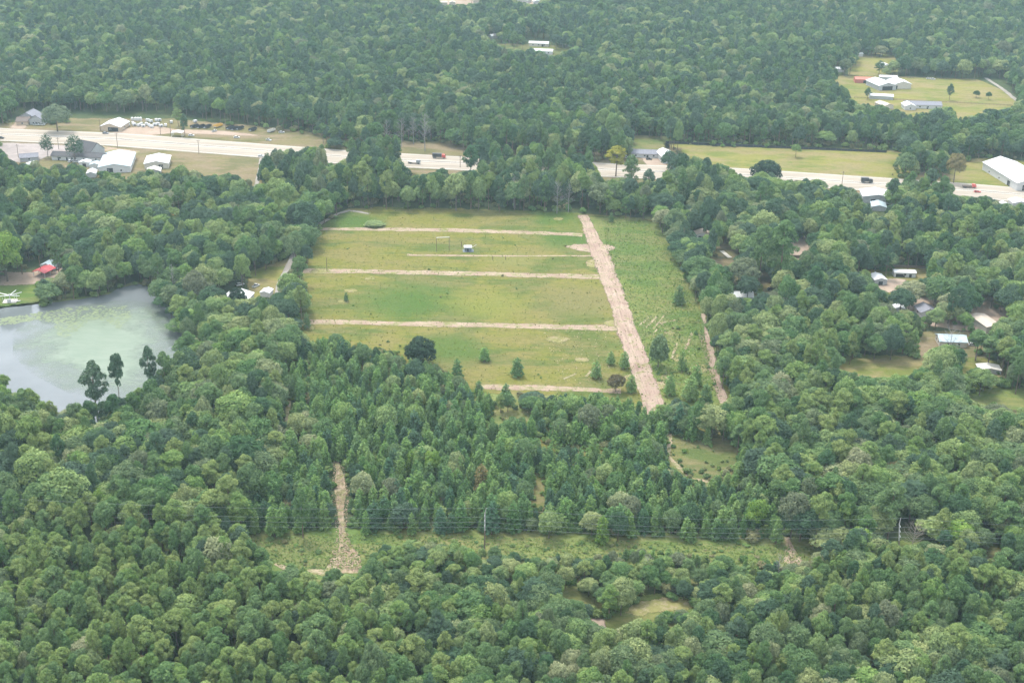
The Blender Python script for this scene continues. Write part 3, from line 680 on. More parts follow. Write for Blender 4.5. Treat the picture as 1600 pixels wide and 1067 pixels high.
def dead_mesh(name, H, Rr, rad, mat, n=22, twigs=3):
    mb = MB()
    mb.tube([(0, 0, -.3), (.1, 0, H * .3), (-.15, .1, H * .65), (.1, .1, H)], [rad * 1.2, rad * .9, rad * .55, rad * .12], 6)
    for i in range(n):
        t = .3 + .65 * i / n; z = H * t; a = i * 2.4 + random.random() * .6; L = Rr * (1.15 - t * .75) * random.uniform(.6, 1.1)
        e = (math.cos(a) * L, math.sin(a) * L, z + L * random.uniform(.35, .9)); mid = (e[0] * .5, e[1] * .5, z + (e[2] - z) * .4)
        mb.tube([(0, 0, z), mid, e], [rad * .32, rad * .22, rad * .07], 4)
        for j in range(twigs):
            b2 = a + random.uniform(-1, 1); l2 = L * random.uniform(.3, .55); s0 = Vector((0, 0, z)).lerp(Vector(e), random.uniform(.45, .9))
            mb.tube([s0, s0 + Vector((math.cos(b2) * l2, math.sin(b2) * l2, l2 * random.uniform(.3, 1.0)))], [rad * .14, rad * .05], 3)
    me = mb.mesh(name); me.materials.append(mat); return me

TONES = {
    'broadleaf_tree': {'light-green': [(0.155, 0.239, 0.089), (0.229, 0.269, 0.115), (0.147, 0.242, 0.071), (0.240, 0.255, 0.143)], 'mid-green': [(0.094, 0.168, 0.065), (0.133, 0.184, 0.090), (0.092, 0.176, 0.061), (0.155, 0.176, 0.105)], 'dark-green': [(0.056, 0.105, 0.057), (0.074, 0.116, 0.076), (0.056, 0.113, 0.048)]},
    'pine_tree': {'yellow-green': [(0.155, 0.235, 0.076), (0.202, 0.255, 0.090), (0.141, 0.227, 0.068)], 'mid-green': [(0.104, 0.181, 0.068), (0.127, 0.195, 0.080), (0.094, 0.173, 0.061)], 'dark-green': [(0.063, 0.120, 0.068), (0.080, 0.127, 0.076), (0.063, 0.130, 0.057)]},
    'young_pine_tree': {'bright-green': [(0.148, 0.264, 0.082), (0.187, 0.277, 0.098), (0.136, 0.246, 0.075)], 'mid-green': [(0.103, 0.202, 0.075), (0.127, 0.205, 0.085), (0.098, 0.192, 0.067)], 'bluish-green': [(0.072, 0.151, 0.082), (0.090, 0.159, 0.093), (0.072, 0.142, 0.069)]},
    'shrub': {'light-green': [(0.149, 0.234, 0.072), (0.186, 0.247, 0.088), (0.123, 0.223, 0.066)], 'mid-green': [(0.092, 0.170, 0.058), (0.118, 0.176, 0.066), (0.086, 0.158, 0.052)], 'tan-green': [(0.174, 0.194, 0.088), (0.210, 0.194, 0.102), (0.162, 0.182, 0.079)]},
}
SHAPES = {'broadleaf_tree': ['round', 'deep-crowned', 'high-crowned'], 'pine_tree': ['full', 'long-crowned', 'high-crowned'], 'young_pine_tree': ['pointed', 'bushy', 'rounded'], 'shrub': ['', 'loose', 'dense']}
DIM = {'broadleaf_tree': (5.4, 16.0), 'pine_tree': (4.2, 18.0), 'young_pine_tree': (2.7, 11.0), 'shrub': (1.6, 2.2)}
PROTO = {k: [] for k in TONES}              # (tone, crown mesh, trunk mesh)
for kind in TONES:
    Rr, H = DIM[kind]
    for tone, cols in TONES[kind].items():
        mat = leaf_mat(kind + '_leaves_' + tone.replace(' ', '_'), cols, .3)
        for v in range(3):
            if kind == 'broadleaf_tree':
                cm = crown_mesh('crown', broadleaf_lobes(Rr, H, [3.8, 2.6, 5.0][v], [24, 34, 19][v]), 3500, .40, mat, nz=.5)
                tm = trunk_mesh('trunk', H, H * .75, .28, M['bark'], 5, 2.6)
            elif kind == 'pine_tree':
                cm = crown_mesh('crown', pine_lobes(Rr, H, [7.5, 5, 9.5][v], [46, 54, 38][v]), 3300, .31, mat, low=-.4, aspect=1.25, nz=.6, upb=.35, jit=.2)
                tm = trunk_mesh('trunk', H, H * .93, .24, M['pine_bark'], 4, 1.6)
            elif kind == 'young_pine_tree':
                cm = crown_mesh('crown', young_lobes(Rr, H, [1.4, .6, 1.0][v], [.62, .48, .34][v]), 1900, .28, mat, low=-.5, aspect=1.35, nz=.65, upb=.3, jit=.3)
                tm = trunk_mesh('trunk', H, H * .9, .14, M['pine_bark'], 0)
            else:
                lb = [(random.uniform(-.8, .8), random.uniform(-.8, .8), random.uniform(.5, 1.5), random.uniform(.4, .75)) for _ in range(9)]
                cm = crown_mesh('foliage', lb, 420, .26, mat, nz=.6)
                tm = trunk_mesh('stem', 2, 1.4, .06, M['bark'], 3, .6)
            PROTO[kind].append((tone, cm, tm))

# ------------------------------------------------------------------ sowing the woods
YOUNG = [(455, 560), (520, 535), (560, 535), (640, 560), (700, 600), (745, 632), (770, 648), (850, 652), (870, 634), (1000, 640), (1036, 662), (1100, 690), (1160, 720), (1200, 790), (1225, 850), (1225, 905), (900, 880), (700, 850), (560, 842), (385, 838), (395, 800), (440, 740), (425, 690), (440, 620)]
YM = raster([YOUNG])
LEFTP = raster([[(-200, 860), (120, 835), (300, 850), (420, 900), (480, 960), (560, 1080), (600, 1420), (-500, 1420), (-500, 860)]])
MIDSCRUB = raster([[(570, 860), (700, 850), (860, 868), (1000, 860), (1250, 880), (1290, 900), (1280, 940), (1100, 950), (900, 945), (750, 960), (600, 930)]])
TR = []           # kind, x, y, h, r
def sow(y0, y1, spacing, x0=-430, x1=2030):
    """jittered grid on the ground over the band between two photo rows"""
    a, b_ = G(800, y1).y, G(800, y0).y
    X0, X1 = min(G(x0, y0).x, G(x0, y1).x), max(G(x1, y0).x, G(x1, y1).x)
    nx, ny = int((X1 - X0) / spacing), int((b_ - a) / (spacing * .87))
    ix, iy = np.meshgrid(np.arange(nx), np.arange(ny))
    x = X0 + (ix + (iy % 2) * .5 + RNG.uniform(-.42, .42, ix.shape)) * spacing
    y = a + (iy + RNG.uniform(-.42, .42, ix.shape)) * spacing * .87
    p = np.stack([x.ravel(), y.ravel(), np.zeros(x.size)], 1)
    px, w_ = P(p); ok = (px[:, 0] > x0) & (px[:, 0] < x1)
    return p[ok], px[ok]
def clear_ok(p, h, r, zlo=.35):
    """True where the crown stays off everything the photograph shows open"""
    bad = np.zeros(len(p), bool)
    for fz, fr in ((1.0, 0), (.85, .5), (.85, -.5), (.65, .82), (.65, -.82), (zlo, .7), (zlo, -.7), (.5, 0), (.12, 0)):
        q = p.copy(); q[:, 2] = h * fz; q[:, 0] += r * fr
        px, _ = P(q)
        px = px + np.stack([np.sin(px[:, 1] * .13) * 1.5, np.sin(px[:, 0] * .11 + px[:, 1] * .05) * 2.0], 1)
        bad |= look(keep, px)
    return ~bad
def nz2(p, s, seed):                       # cheap smooth noise on the ground
    rr = np.random.default_rng(seed); o = 0
    for k in range(5):
        a = rr.uniform(0, 6.28); f = s * rr.uniform(.6, 1.7); o = o + np.sin((p[:, 0] * math.cos(a) + p[:, 1] * math.sin(a)) * f + rr.uniform(0, 6.28))
    return o / 5
def place(kind_arr, p, h, r, zlo):
    left = np.ones(len(p), bool)
    for sc in (1.0, .75, .55):
        ok = clear_ok(p, h * sc, r * (.3 + .7 * sc), zlo) & left
        for i in np.nonzero(ok)[0]: TR.append((kind_arr[i], p[i, 0], p[i, 1], h[i] * sc, r[i] * (.3 + .7 * sc)))
        left &= ~ok
# near and middle woods
for (y0, y1, sp) in ((850, 1420, 4.9), (560, 850, 6.3), (300, 560, 7.4), (120, 300, 7.8), (-90, 120, 8.6)):
    p, px = sow(y0, y1, sp)
    ok = ~look(NOBASE, px) & ~look(YM, px); p, px = p[ok], px[ok]
    u = RNG.random(len(p)); n1 = nz2(p, .03, 3)
    pinef = np.where(look(LEFTP, px), .66, np.where(px[:, 1] > 860, .42, np.where(px[:, 1] > 300, .3, .55))) + n1 * .35
    kd = np.where(u < pinef, 'pine_tree', 'broadleaf_tree')
    h = np.where(kd == 'pine_tree', RNG.normal(17.5, 2.4, len(p)), RNG.normal(14.0, 2.8, len(p)))
    r = np.where(kd == 'pine_tree', RNG.normal(3.9, .6, len(p)), RNG.normal(5.3, 1.3, len(p)))
    near = px[:, 1] > 860
    h = np.where(near & (kd == 'pine_tree'), RNG.normal(14, 2.2, len(p)), h); r = np.where(near & (kd == 'pine_tree'), RNG.normal(2.95, .6, len(p)), r)
    h = np.where(near & (kd != 'pine_tree'), RNG.normal(11.5, 2.2, len(p)), h); r = np.where(near & (kd != 'pine_tree'), RNG.normal(3.4, 1.0, len(p)), r)
    big = np.where(RNG.random(len(p)) < .08, 1.4, 1.0); r = r * big; h = h * (1 + (big - 1) * .3)
    ms = look(MIDSCRUB, px); h = np.where(ms, h * .62, h); r = np.where(ms, r * .8, r)
    belt = (px[:, 1] > 238) & (px[:, 1] < 335) & (px[:, 0] > 400) & (px[:, 0] < 1160); h = np.where(belt, h * 1.3, h)
    place(kd, p, np.clip(h, 5, 27), np.clip(r, 1.8, 8.5), .4)
# the young pine stand
p, px = sow(530, 920, 4.5, 350, 1260)
ok = look(YM, px) & ~look(NOBASE, px); p, px = p[ok], px[ok]
gap = nz2(p, .06, 9); ok = (gap > -.40) | (px[:, 1] > 770) | ((px[:, 0] > 860) & (px[:, 1] < 700)); p, px = p[ok], px[ok]
kd = np.where(RNG.random(len(p)) < .13, 'broadleaf_tree', 'young_pine_tree')
h = RNG.normal(10.2, 1.8, len(p)) + nz2(p, .04, 5) * 1.8; r = np.clip(h * RNG.normal(.27, .045, len(p)), 1.4, 4.0)
lo = RNG.random(len(p)) < .18; h = np.where(lo, h * .6, h); r = np.where(lo, r * .75, np.where(kd == 'broadleaf_tree', r * 1.15, r))
place(kd, p, np.clip(h, 4, 15), r, .2)
# shrubs: corridor, forest edges and understorey
def shrubs(y0, y1, sp, prob, x0=-200, x1=1800, region=None, hh=(1.6, .6), test=True):
    p, px = sow(y0, y1, sp, x0, x1); ok = RNG.random(len(p)) < prob
    ok &= ~look(raster([_rh, POND]), px)
    if region is not None: ok &= look(region, px)
    else: ok &= ~look(keep, px)
    p = p[ok]; h = np.clip(RNG.normal(hh[0], hh[1], len(p)), .5, 4.5); r = h * RNG.uniform(.6, 1.0, len(p)) * (1.5 if hh[0] < .7 else 1)
    if test and region is None:
        g = clear_ok(p, h, r, .4); p, h, r = p[g], h[g], r[g]
    for i in range(len(p)): TR.append(('shrub', p[i, 0], p[i, 1], h[i], r[i]))
CORR = raster([[(392, 842), (560, 834), (700, 836), (930, 845), (1230, 852), (1290, 858), (1270, 925), (1100, 920), (900, 905), (700, 880), (570, 890), (440, 890)]])
PATHM = raster([[(516, 712), (540, 712), (550, 770), (545, 830), (572, 900), (505, 890), (522, 830)], [(1218, 838), (1240, 838), (1262, 900), (1228, 900)]])
shrubs(828, 930, 2.6, .35, region=CORR & ~PATHM, hh=(.68, .25))
shrubs(540, 1150, 4.2, .6, hh=(2.8, .9)); shrubs(200, 540, 5.5, .45, hh=(3.0, .9))
shrubs(560, 850, 2.7, .4, region=YM & ~keep & ~NOBASE, hh=(1.5, .6))
RF = raster([[(1010, 520), (1095, 500), (1128, 640), (1035, 640)], [(560, 520), (640, 545), (740, 600), (730, 610), (600, 560), (500, 535)], [(1045, 690), (1145, 700), (1130, 740), (1060, 740)], [(760, 618), (1030, 640), (1030, 690), (780, 670)]])
shrubs(480, 780, 3.2, .16, region=RF, hh=(1.2, .5))
shrubs(670, 760, 3.0, .2, region=raster([[(1045, 684), (1148, 698), (1135, 745), (1075, 748), (1050, 715)]]), hh=(1.5, .6))
shrubs(330, 640, 4.0, .012, region=raster([FIELD]), hh=(.8, .25))

# ---- labels for forest trees: where they stand
def where(x, y):
    if y > 860 or (y > 800 and x < 390):
        a = ('in the lower-left pines' if x < 400 else 'below the end of the debris path' if x < 600 else 'below the tall utility pole' if x < 880 else
             'around the small grassy glade' if x < 1120 else 'below the short sandy track' if x < 1340 else 'below the leaning pole')
        b_ = 'near the brushy strip' if y < 935 else 'midway down' if y < 1000 else 'close to the bottom' if y < 1050 else 'on the bottom edge'
        if x < 130 and y > 860: a = 'in the lower-left corner'
        if x > 1480: a = 'in the lower-right corner'
        return a + ' ' + b_
    if y > 600:
        return ('in the wood below the pond' if x < 300 else 'in the wood left of the young pines' if x < 430 else 'left of the debris path' if x < 525 else
                'right of the debris path' if x < 640 else 'behind the utility pole' if x < 830 else 'below the wide clay road' if x < 1030 else
                'around the brown brushy clearing' if x < 1170 else 'in the wood right of the brown clearing' if x < 1380 else 'in the wood at the right edge') + (
                ', far side' if y < 690 else ', middle' if y < 780 else ', near side')
    if y > 320:
        return ('beside the pond' if x < 300 and y > 440 else 'in the wood beyond the pond' if x < 300 else 'between the pond and the field' if x < 500 else
                'at the near edge of the field' if x < 1000 else 'along the right edge of the field' if x < 1170 else 'around the yellow lawn on the right' if y > 500 else 'around the houses right of the field')
    return ('in the tree belt before the highway' if y > 240 else 'in the wide forest beyond the highway') + (' on the left' if x < 500 else ' in the centre' if x < 1050 else ' on the right')
KW_ = {'broadleaf_tree': 'broadleaf tree', 'pine_tree': 'pine', 'young_pine_tree': 'young pine', 'shrub': 'shrub'}
def add_tree(kind, x, y, h, r, label=None, cat=None, vi=None, rz=None, group=None, name=None):
    Rr, H = DIM[kind]
    vi = random.randrange(len(PROTO[kind])) if vi is None else vi
    tone, cm, tm = PROTO[kind][vi]
    o = thing(name or kind, label, cat or ('shrub' if kind == 'shrub' else 'tree'), (x, y, 0), random.uniform(0, 6.28) if rz is None else rz, group)
    o.scale = (r / Rr, r / Rr, h / H)
    c = part(cm.name.split('.')[0], cm, o); t = part(tm.name.split('.')[0], tm, o)
    return o, c, t
FIRST = {}; FOREST = []
TRA = np.array([(t[1], t[2], t[3], t[4]) for t in TR]); KA = np.array([t[0] for t in TR])
base = TRA[:, :3].copy(); base[:, 2] *= .7
PXA, WA = P(base)
inframe = (PXA[:, 0] > 0) & (PXA[:, 0] < 1600) & (PXA[:, 1] > 0) & (PXA[:, 1] < 1067)
bpx, _ = P(np.concatenate([TRA[:, :2], np.zeros((len(TRA), 1))], 1))
for kind in PROTO:
    idx = np.nonzero(KA == kind)[0]; Rr, H = DIM[kind]
    size = TRA[idx, 3] / WA[idx] + np.where(inframe[idx], 0, -1)
    order = idx[np.argsort(-size)]
    ind, rest = order[:285], order[285:]
    # which prototype each one uses
    vi = RNG.integers(0, 9, len(TRA)); vi = np.where((KA == 'broadleaf_tree') & look(YM, bpx), RNG.choice([1, 4, 7], len(TRA)), vi)
    near_ = (bpx[:, 1] > 520) & (vi >= 6) & (RNG.random(len(TRA)) < .55); vi = np.where(near_, vi - RNG.choice([3, 6], len(TRA)), vi)
    if kind == 'pine_tree':
        lf = look(LEFTP, bpx); vi = np.where(lf, np.where(RNG.random(len(TRA)) < .6, RNG.integers(0, 3, len(TRA)), RNG.integers(3, 6, len(TRA))), np.where(bpx[:, 1] < 300, RNG.integers(3, 9, len(TRA)), vi))
    for i in ind:
        x, y, h, r = TRA[i]; tone = PROTO[kind][vi[i]][0]
        sz = ('low ' if h < H * .72 else 'tall ' if h > H * .95 else '') if kind != 'shrub' else ('small ' if h < 1.0 else '')
        wh = where(*bpx[i]); sh = SHAPES[kind][int(vi[i]) % 3]; lab = ' '.join((sz + sh + ' ' + tone + ' ' + KW_[kind] + ' ' + wh).split())
        o, c, t = add_tree(kind, x, y, h, r, lab, vi=int(vi[i]), group='%ss %s' % (KW_[kind], wh)); FOREST.append((lab, bpx[i][0], bpx[i][1], o))
        if (kind, int(vi[i])) not in FIRST: FIRST[(kind, int(vi[i]))] = (c, t)
    for v in range(9):                     # every prototype stands somewhere in the wood itself
        if (kind, v) not in FIRST:
            i = rest[0]; rest = rest[1:]; x, y, h, r = TRA[i]; wh = where(*bpx[i])
            lab = ' '.join((SHAPES[kind][v % 3] + ' ' + PROTO[kind][v][0] + ' ' + KW_[kind] + ' ' + wh).split())
            o, c, t = add_tree(kind, x, y, h, r, lab, vi=v, group='%ss %s' % (KW_[kind], wh)); FIRST[(kind, v)] = (c, t); FOREST.append((lab, bpx[i][0], bpx[i][1], o))
    # the rest of this kind: one object, instances of the standing trees
    me = bpy.data.meshes.new('wood'); n = len(rest)
    me.vertices.add(n)
    q = np.zeros((n, 3), np.float32); q[:, :2] = TRA[rest, :2]; me.vertices.foreach_set('co', q.ravel())
    for nm, tp, arr in (('proto', 'INT', vi[rest].astype(np.int32)), ('rot', 'FLOAT', RNG.uniform(0, 6.28, n).astype(np.float32))):
        at = me.attributes.new(nm, tp, 'POINT'); at.data.foreach_set('value', arr)
    sc = np.stack([TRA[rest, 3] / Rr, TRA[rest, 3] / Rr * RNG.uniform(.88, 1.12, n), TRA[rest, 2] / H], 1).astype(np.float32)
    at = me.attributes.new('scl', 'FLOAT_VECTOR', 'POINT'); at.data.foreach_set('vector', sc.ravel())
    nm = {'broadleaf_tree': 'broadleaf_woodland', 'pine_tree': 'pine_woodland', 'young_pine_tree': 'young_pine_woodland', 'shrub': 'scrub'}[kind]
    o = bpy.data.objects.new(nm, me); C.objects.link(o)
    tag(o, {'broadleaf_tree': 'mass of more distant broadleaf trees filling the woods', 'pine_tree': 'mass of more distant pines filling the woods', 'young_pine_tree': 'rest of the dense young pine stand below the field',
            'shrub': 'low scrub under and between the trees'}[kind], 'woodland' if kind != 'shrub' else 'scrub', kind='stuff')
    ng = bpy.data.node_groups.new(nm, 'GeometryNodeTree')
    ng.interface.new_socket('Geometry', in_out='INPUT', socket_type='NodeSocketGeometry'); ng.interface.new_socket('Geometry', in_out='OUTPUT', socket_type='NodeSocketGeometry')
    gi = ng.nodes.new('NodeGroupInput'); go = ng.nodes.new('NodeGroupOutput'); jn = ng.nodes.new('GeometryNodeJoinGeometry')
    def named(nm_, tp):
        a = ng.nodes.new('GeometryNodeInputNamedAttribute'); a.data_type = tp; a.inputs[0].default_value = nm_; return [s_ for s_ in a.outputs if s_.enabled][0]
    ap, ar, asx = named('proto', 'INT'), named('rot', 'FLOAT'), named('scl', 'FLOAT_VECTOR')
    cx = ng.nodes.new('ShaderNodeCombineXYZ'); ng.links.new(ar, cx.inputs[2])
    for v in range(9):
        cmp = ng.nodes.new('FunctionNodeCompare'); cmp.data_type = 'INT'; cmp.operation = 'EQUAL'
        ii = [s_ for s_ in cmp.inputs if s_.enabled]; ng.links.new(ap, ii[0]); ii[1].default_value = v
        jo = ng.nodes.new('GeometryNodeJoinGeometry')
        for ob in FIRST[(kind, v)]:
            oi = ng.nodes.new('GeometryNodeObjectInfo'); oi.transform_space = 'ORIGINAL'; oi.inputs[0].default_value = ob
            ng.links.new(oi.outputs['Geometry'], jo.inputs[0])
        ip = ng.nodes.new('GeometryNodeInstanceOnPoints')
        ng.links.new(gi.outputs[0], ip.inputs['Points']); ng.links.new(cmp.outputs[0], ip.inputs['Selection']); ng.links.new(jo.outputs[0], ip.inputs['Instance'])
        ng.links.new(cx.outputs[0], ip.inputs['Rotation']); ng.links.new(asx, ip.inputs['Scale'])
        ng.links.new(ip.outputs[0], jn.inputs[0])
    ng.links.new(jn.outputs[0], go.inputs[0])
    md = o.modifiers.new('sow', 'NODES'); md.node_group = ng
_by = {}
for lab, x, y, o in FOREST: _by.setdefault(lab, []).append((x, y, o))
for lab, L in _by.items():                 # look-alikes in one spot: told apart by their order from left to right
    if len(L) == 1: continue
    L.sort(key=lambda q: q[0]); n = len(L)
    if n > 8: continue
    names = {2: ['left', 'right'], 3: ['left', 'middle', 'right']}.get(n) or (['leftmost'] + ['second', 'third', 'fourth', 'fifth', 'sixth', 'seventh'][:n - 2] + ['rightmost'])
    for nm_, (x, y, o) in zip(names, L): o['label'] = (nm_ + ' ' + lab)
print('trees', {k: int((KA == k).sum()) for k in PROTO})

# ------------------------------------------------------------------ single trees the photograph picks out
def spot_tree(kind, bx, by, hpx, wpx, label, vi=None, mat=None, name=None):
    g = G(bx, by); s = mpp(bx, by)
    lo, hi = 0.5, 60.0
    for _ in range(25):
        mid = (lo + hi) / 2; t, _w = P([(g.x, g.y, mid)])
        if by - t[0][1] < hpx: lo = mid
        else: hi = mid
    o, c, t = add_tree(kind, g.x, g.y, lo, wpx * s / 2, label, vi=vi, name=name)
    if 'ragged' in label:
        Rr, H = DIM[kind]; c.data = crown_mesh('crown', broadleaf_lobes(Rr, H, .5, 30), 1500, .42, c.data.materials[0], low=-.8, nz=.8, jit=.4)
    elif kind == 'broadleaf_tree' and vi == 6 and mat is DARK or 'bush' in label or 'dense round' in label:
        Rr, H = DIM[kind]; me = crown_mesh('crown', broadleaf_lobes(Rr, H, -1.5, 34), 3600, .5, c.data.materials[0], low=-.6, nz=.5); c.data = me
    if mat:
        me = c.data.copy(); me.name = 'crown'; me.materials[0] = mat; c.data = me
    return o
AUT = leaf_mat('autumn_leaves', [(.30, .29, .05), (.28, .28, .05)], .3)
LIME = leaf_mat('lime_leaves', [(.2, .26, .045), (.19, .25, .045)], .3)
RUST = leaf_mat('rust_leaves', [(.105, .09, .05), (.10, .085, .05)], .3)
GOLD = leaf_mat('gold_leaves', [(.22, .19, .08), (.21, .18, .08)], .3)
PALE = leaf_mat('pale_leaves', [(.13, .17, .10), (.13, .17, .1)], .3)
BRIGHT = leaf_mat('bright_leaves', [(.14, .23, .05), (.14, .23, .05)], .25)
DARK = leaf_mat('deep_leaves', [(.032, .055, .036), (.032, .055, .036)], .2)
for a in [
    ('broadleaf_tree', 657, 569, 42, 46, 'dark round tree standing at the near left part of the field', 6, DARK),
    ('young_pine_tree', 757, 564, 22, 22, 'small rounded pine alone in the near field, left of two', 2, None),
    ('young_pine_tree', 808, 588, 30, 25, 'rounded dark pine alone in the near field, right of two', 5, None),
    ('young_pine_tree', 714, 590, 30, 22, 'pine at the tip of the young stand by the field', 5, None),
    ('young_pine_tree', 931, 591, 28, 22, 'pine just above the short lane, left of the wide road', 2, None),
    ('young_pine_tree', 954, 570, 22, 17, 'smallest pine of the cluster left of the wide road', 2, None),
    ('young_pine_tree', 975, 576, 28, 20, 'pine touching the left edge of the wide road', 2, None),
    ('broadleaf_tree', 962, 612, 26, 26, 'rust brown tree at the end of the short lane', 4, RUST),
    ('young_pine_tree', 986, 613, 28, 22, 'pine right of the rust brown tree', 2, None),
    ('broadleaf_tree', 1028, 574, 50, 30, 'tall bush right of the wide road', 5, None),
    ('young_pine_tree', 1060, 476, 31, 22, 'dark pine alone in the green strip right of the road', 5, None),
    ('young_pine_tree', 1065, 580, 34, 18, 'slim pine between the wide road and the reddish track', 2, None),
    ('young_pine_tree', 1046, 618, 34, 24, 'pine near the lower end of the green strip', 2, None),
    ('young_pine_tree', 1078, 626, 40, 32, 'broad pine left of the reddish track end', 2, None),
    ('young_pine_tree', 1087, 604, 36, 24, 'pine behind the broad pine by the reddish track', 2, None),
    ('young_pine_tree', 1102, 634, 36, 26, 'pine beside the end of the reddish track', 5, None),
    ('young_pine_tree', 790, 628, 30, 22, 'pine in front of the left end of the short lane', 5, None),
    ('young_pine_tree', 748, 618, 24, 18, 'small pine at the left end of the short lane', 5, None),
    ('young_pine_tree', 541, 471, 15, 9, 'tiny pine in the left of the middle field strip', 5, None),
    ('young_pine_tree', 480, 514, 26, 14, 'slim pine at the left end of the long near lane', 5, None),
    ('young_pine_tree', 955, 347, 16, 10, 'small pine at the far right corner of the field', 5, None),
    ('pine_tree', 155, 665, 102, 46, 'big dark pine against the pond, left of the pair', 6, None),
    ('pine_tree', 191, 655, 102, 28, 'slim open pine against the pond, beside the big dark one', 8, None),
    ('pine_tree', 238, 625, 85, 28, 'dark pine at the right end of the pond', 6, None),
    ('pine_tree', 262, 628, 78, 30, 'open pine at the right corner of the pond', 5, None),
    ('pine_tree', 1185, 448, 96, 44, 'tall pine in the right wood, left of the tallest pair', 3, None),
    ('pine_tree', 1216, 456, 112, 54, 'tallest pine over the yards in the right wood', 4, None),
    ('pine_tree', 962, 276, 48, 36, 'tall yellow tree in front of the highway', 0, AUT),
    ('broadleaf_tree', 921, 292, 34, 28, 'low lime yellow tree left of the tall yellow tree', 0, LIME),
    ('broadleaf_tree', 90, 206, 42, 42, 'wide grey green tree beside the dark roofed houses', 4, PALE),
    ('broadleaf_tree', 75, 246, 36, 20, 'ragged tree at the parking lot edge', 7, None),
    ('broadleaf_tree', 118, 252, 42, 28, 'ragged dark tree in front of the long dark roof', 6, None),
    ('pine_tree', 289, 214, 36, 14, 'narrow dark tree beside the small white canopy', 7, None),
    ('pine_tree', 279, 198, 30, 18, 'pale green tree behind the small white canopy', 1, None),
    ('broadleaf_tree', 1243, 246, 20, 15, 'lone round tree in the hay field beyond the highway', 2, None),
    ('broadleaf_tree', 1490, 286, 46, 30, 'golden topped tree beside the highway on the right', 3, GOLD),
    ('broadleaf_tree', 1196, 284, 36, 42, 'dark dome shaped tree before the highway on the right', 6, DARK),
    ('pine_tree', 735, 285, 58, 30, 'dark pine before the highway, right of the red truck', 6, None),
    ('pine_tree', 1355, 156, 19, 12, 'lone dark conical tree in the left of the farm pasture', 7, None),
    ('pine_tree', 1483, 157, 26, 13, 'lone oval tree in the farm pasture', 7, None),
    ('broadleaf_tree', 1525, 153, 11, 11, 'small round tree at the right of the farm pasture', 6, None),
    ('broadleaf_tree', 1544, 156, 12, 9, 'smallest tree at the right end of the farm pasture', 6, None),
    ('pine_tree', 1373, 117, 22, 16, 'dark tree behind the farm barns', 7, None),
    ('broadleaf_tree', 1470, 584, 42, 54, 'dense round tree right of the yellow lawn', 1, None),
    ('pine_tree', 985, 300, 58, 30, 'pine in front of the roadside house', 4, None),
    ('pine_tree', 1013, 304, 40, 22, 'small dark pine before the highway', 7, None),
    ('broadleaf_tree', 1045, 268, 32, 26, 'dark tree beside the white barn by the highway', 7, None),
    ('broadleaf_tree', 372, 480, 30, 26, 'dark tree in front of the white shed', 6, DARK),
    ('broadleaf_tree', 585, 353, 7, 30, 'low wide bush near the far left corner of the field', 1, None),
    ('young_pine_tree', 1425, 555, 44, 26, 'bright cone shaped tree left of the blue roof yard', 1, None),
    ('young_pine_tree', 1545, 548, 36, 20, 'bright lime green tree below the tan roof', 0, None),
    ('young_pine_tree', 1568, 550, 38, 26, 'dark cone shaped tree below the tan roof', 7, None),
    ('pine_tree', 65, 430, 60, 26, 'grey green thin tree left of the red carport', 8, None),
    ('pine_tree', 93, 432, 66, 30, 'pine trunked tree right of the red carport', 4, None),
    ('young_pine_tree', 643, 742, 40, 22, 'bright lime young tree among the pines right of the debris path', 2, BRIGHT),
    ('broadleaf_tree', 676, 748, 42, 26, 'light green tree just right of the bright lime young tree', 0, BRIGHT),
    ('broadleaf_tree', 1180, 832, 50, 34, 'bright green tree at the near side of the wood by the short sandy track', 0, BRIGHT),
    ('young_pine_tree', 940, 850, 46, 26, 'bright green tree on the far side of the brushy strip', 2, BRIGHT),
    ('broadleaf_tree', 163, 812, 50, 34, 'pale green column tree at the far side of the lower-left wood', 1, BRIGHT),
    ('broadleaf_tree', 1209, 566, 42, 38, 'yellowish green tree in the wood right of the reddish track', 1, BRIGHT),
    ('broadleaf_tree', 138, 1062, 40, 36, 'bright green tree near the bottom edge on the left', 1, BRIGHT),
    ('broadleaf_tree', 368, 1078, 32, 34, 'lime yellow tree on the bottom edge left of centre', 2, LIME),
    ('broadleaf_tree', 225, 1068, 42, 34, 'brownish grey tree near the bottom edge on the left', 1, GOLD),
    ('broadleaf_tree', 1490, 868, 52, 56, 'light green dome tree right of the pale dead tree', 1, BRIGHT),
    ('broadleaf_tree', 1340, 874, 48, 40, 'yellow green tree left of the leaning pole', 1, BRIGHT),
    ('broadleaf_tree', 1395, 768, 46, 44, 'grey olive tree in the right wood above the leaning pole', 4, GOLD),
    ('young_pine_tree', 752, 770, 46, 30, 'olive brown young pine behind the tall pale topped pole', 2, GOLD),
    ('broadleaf_tree', 12, 440, 78, 50, 'tall light green tree at the left edge beside the pond lawn', 1, BRIGHT),
]: spot_tree(*a)
def dead_tree(bx, by, hpx, wpx, label, mat, n=24, tw=3, group=None):
    g = G(bx, by); s = mpp(bx, by); hm = hpx / (G(bx, by).length and 1)
    lo, hi = 0.5, 60.0
    for _ in range(25):
        mid = (lo + hi) / 2; t, _w = P([(g.x, g.y, mid)])
        if by - t[0][1] < hpx: lo = mid
        else: hi = mid
    o = thing('dead_tree', label, 'tree', (g.x, g.y, 0), random.uniform(0, 6.28), group)
    part('trunk', dead_mesh('trunk', lo, wpx * s / 2, max(.15, lo * .011), mat, n, tw), o); return o
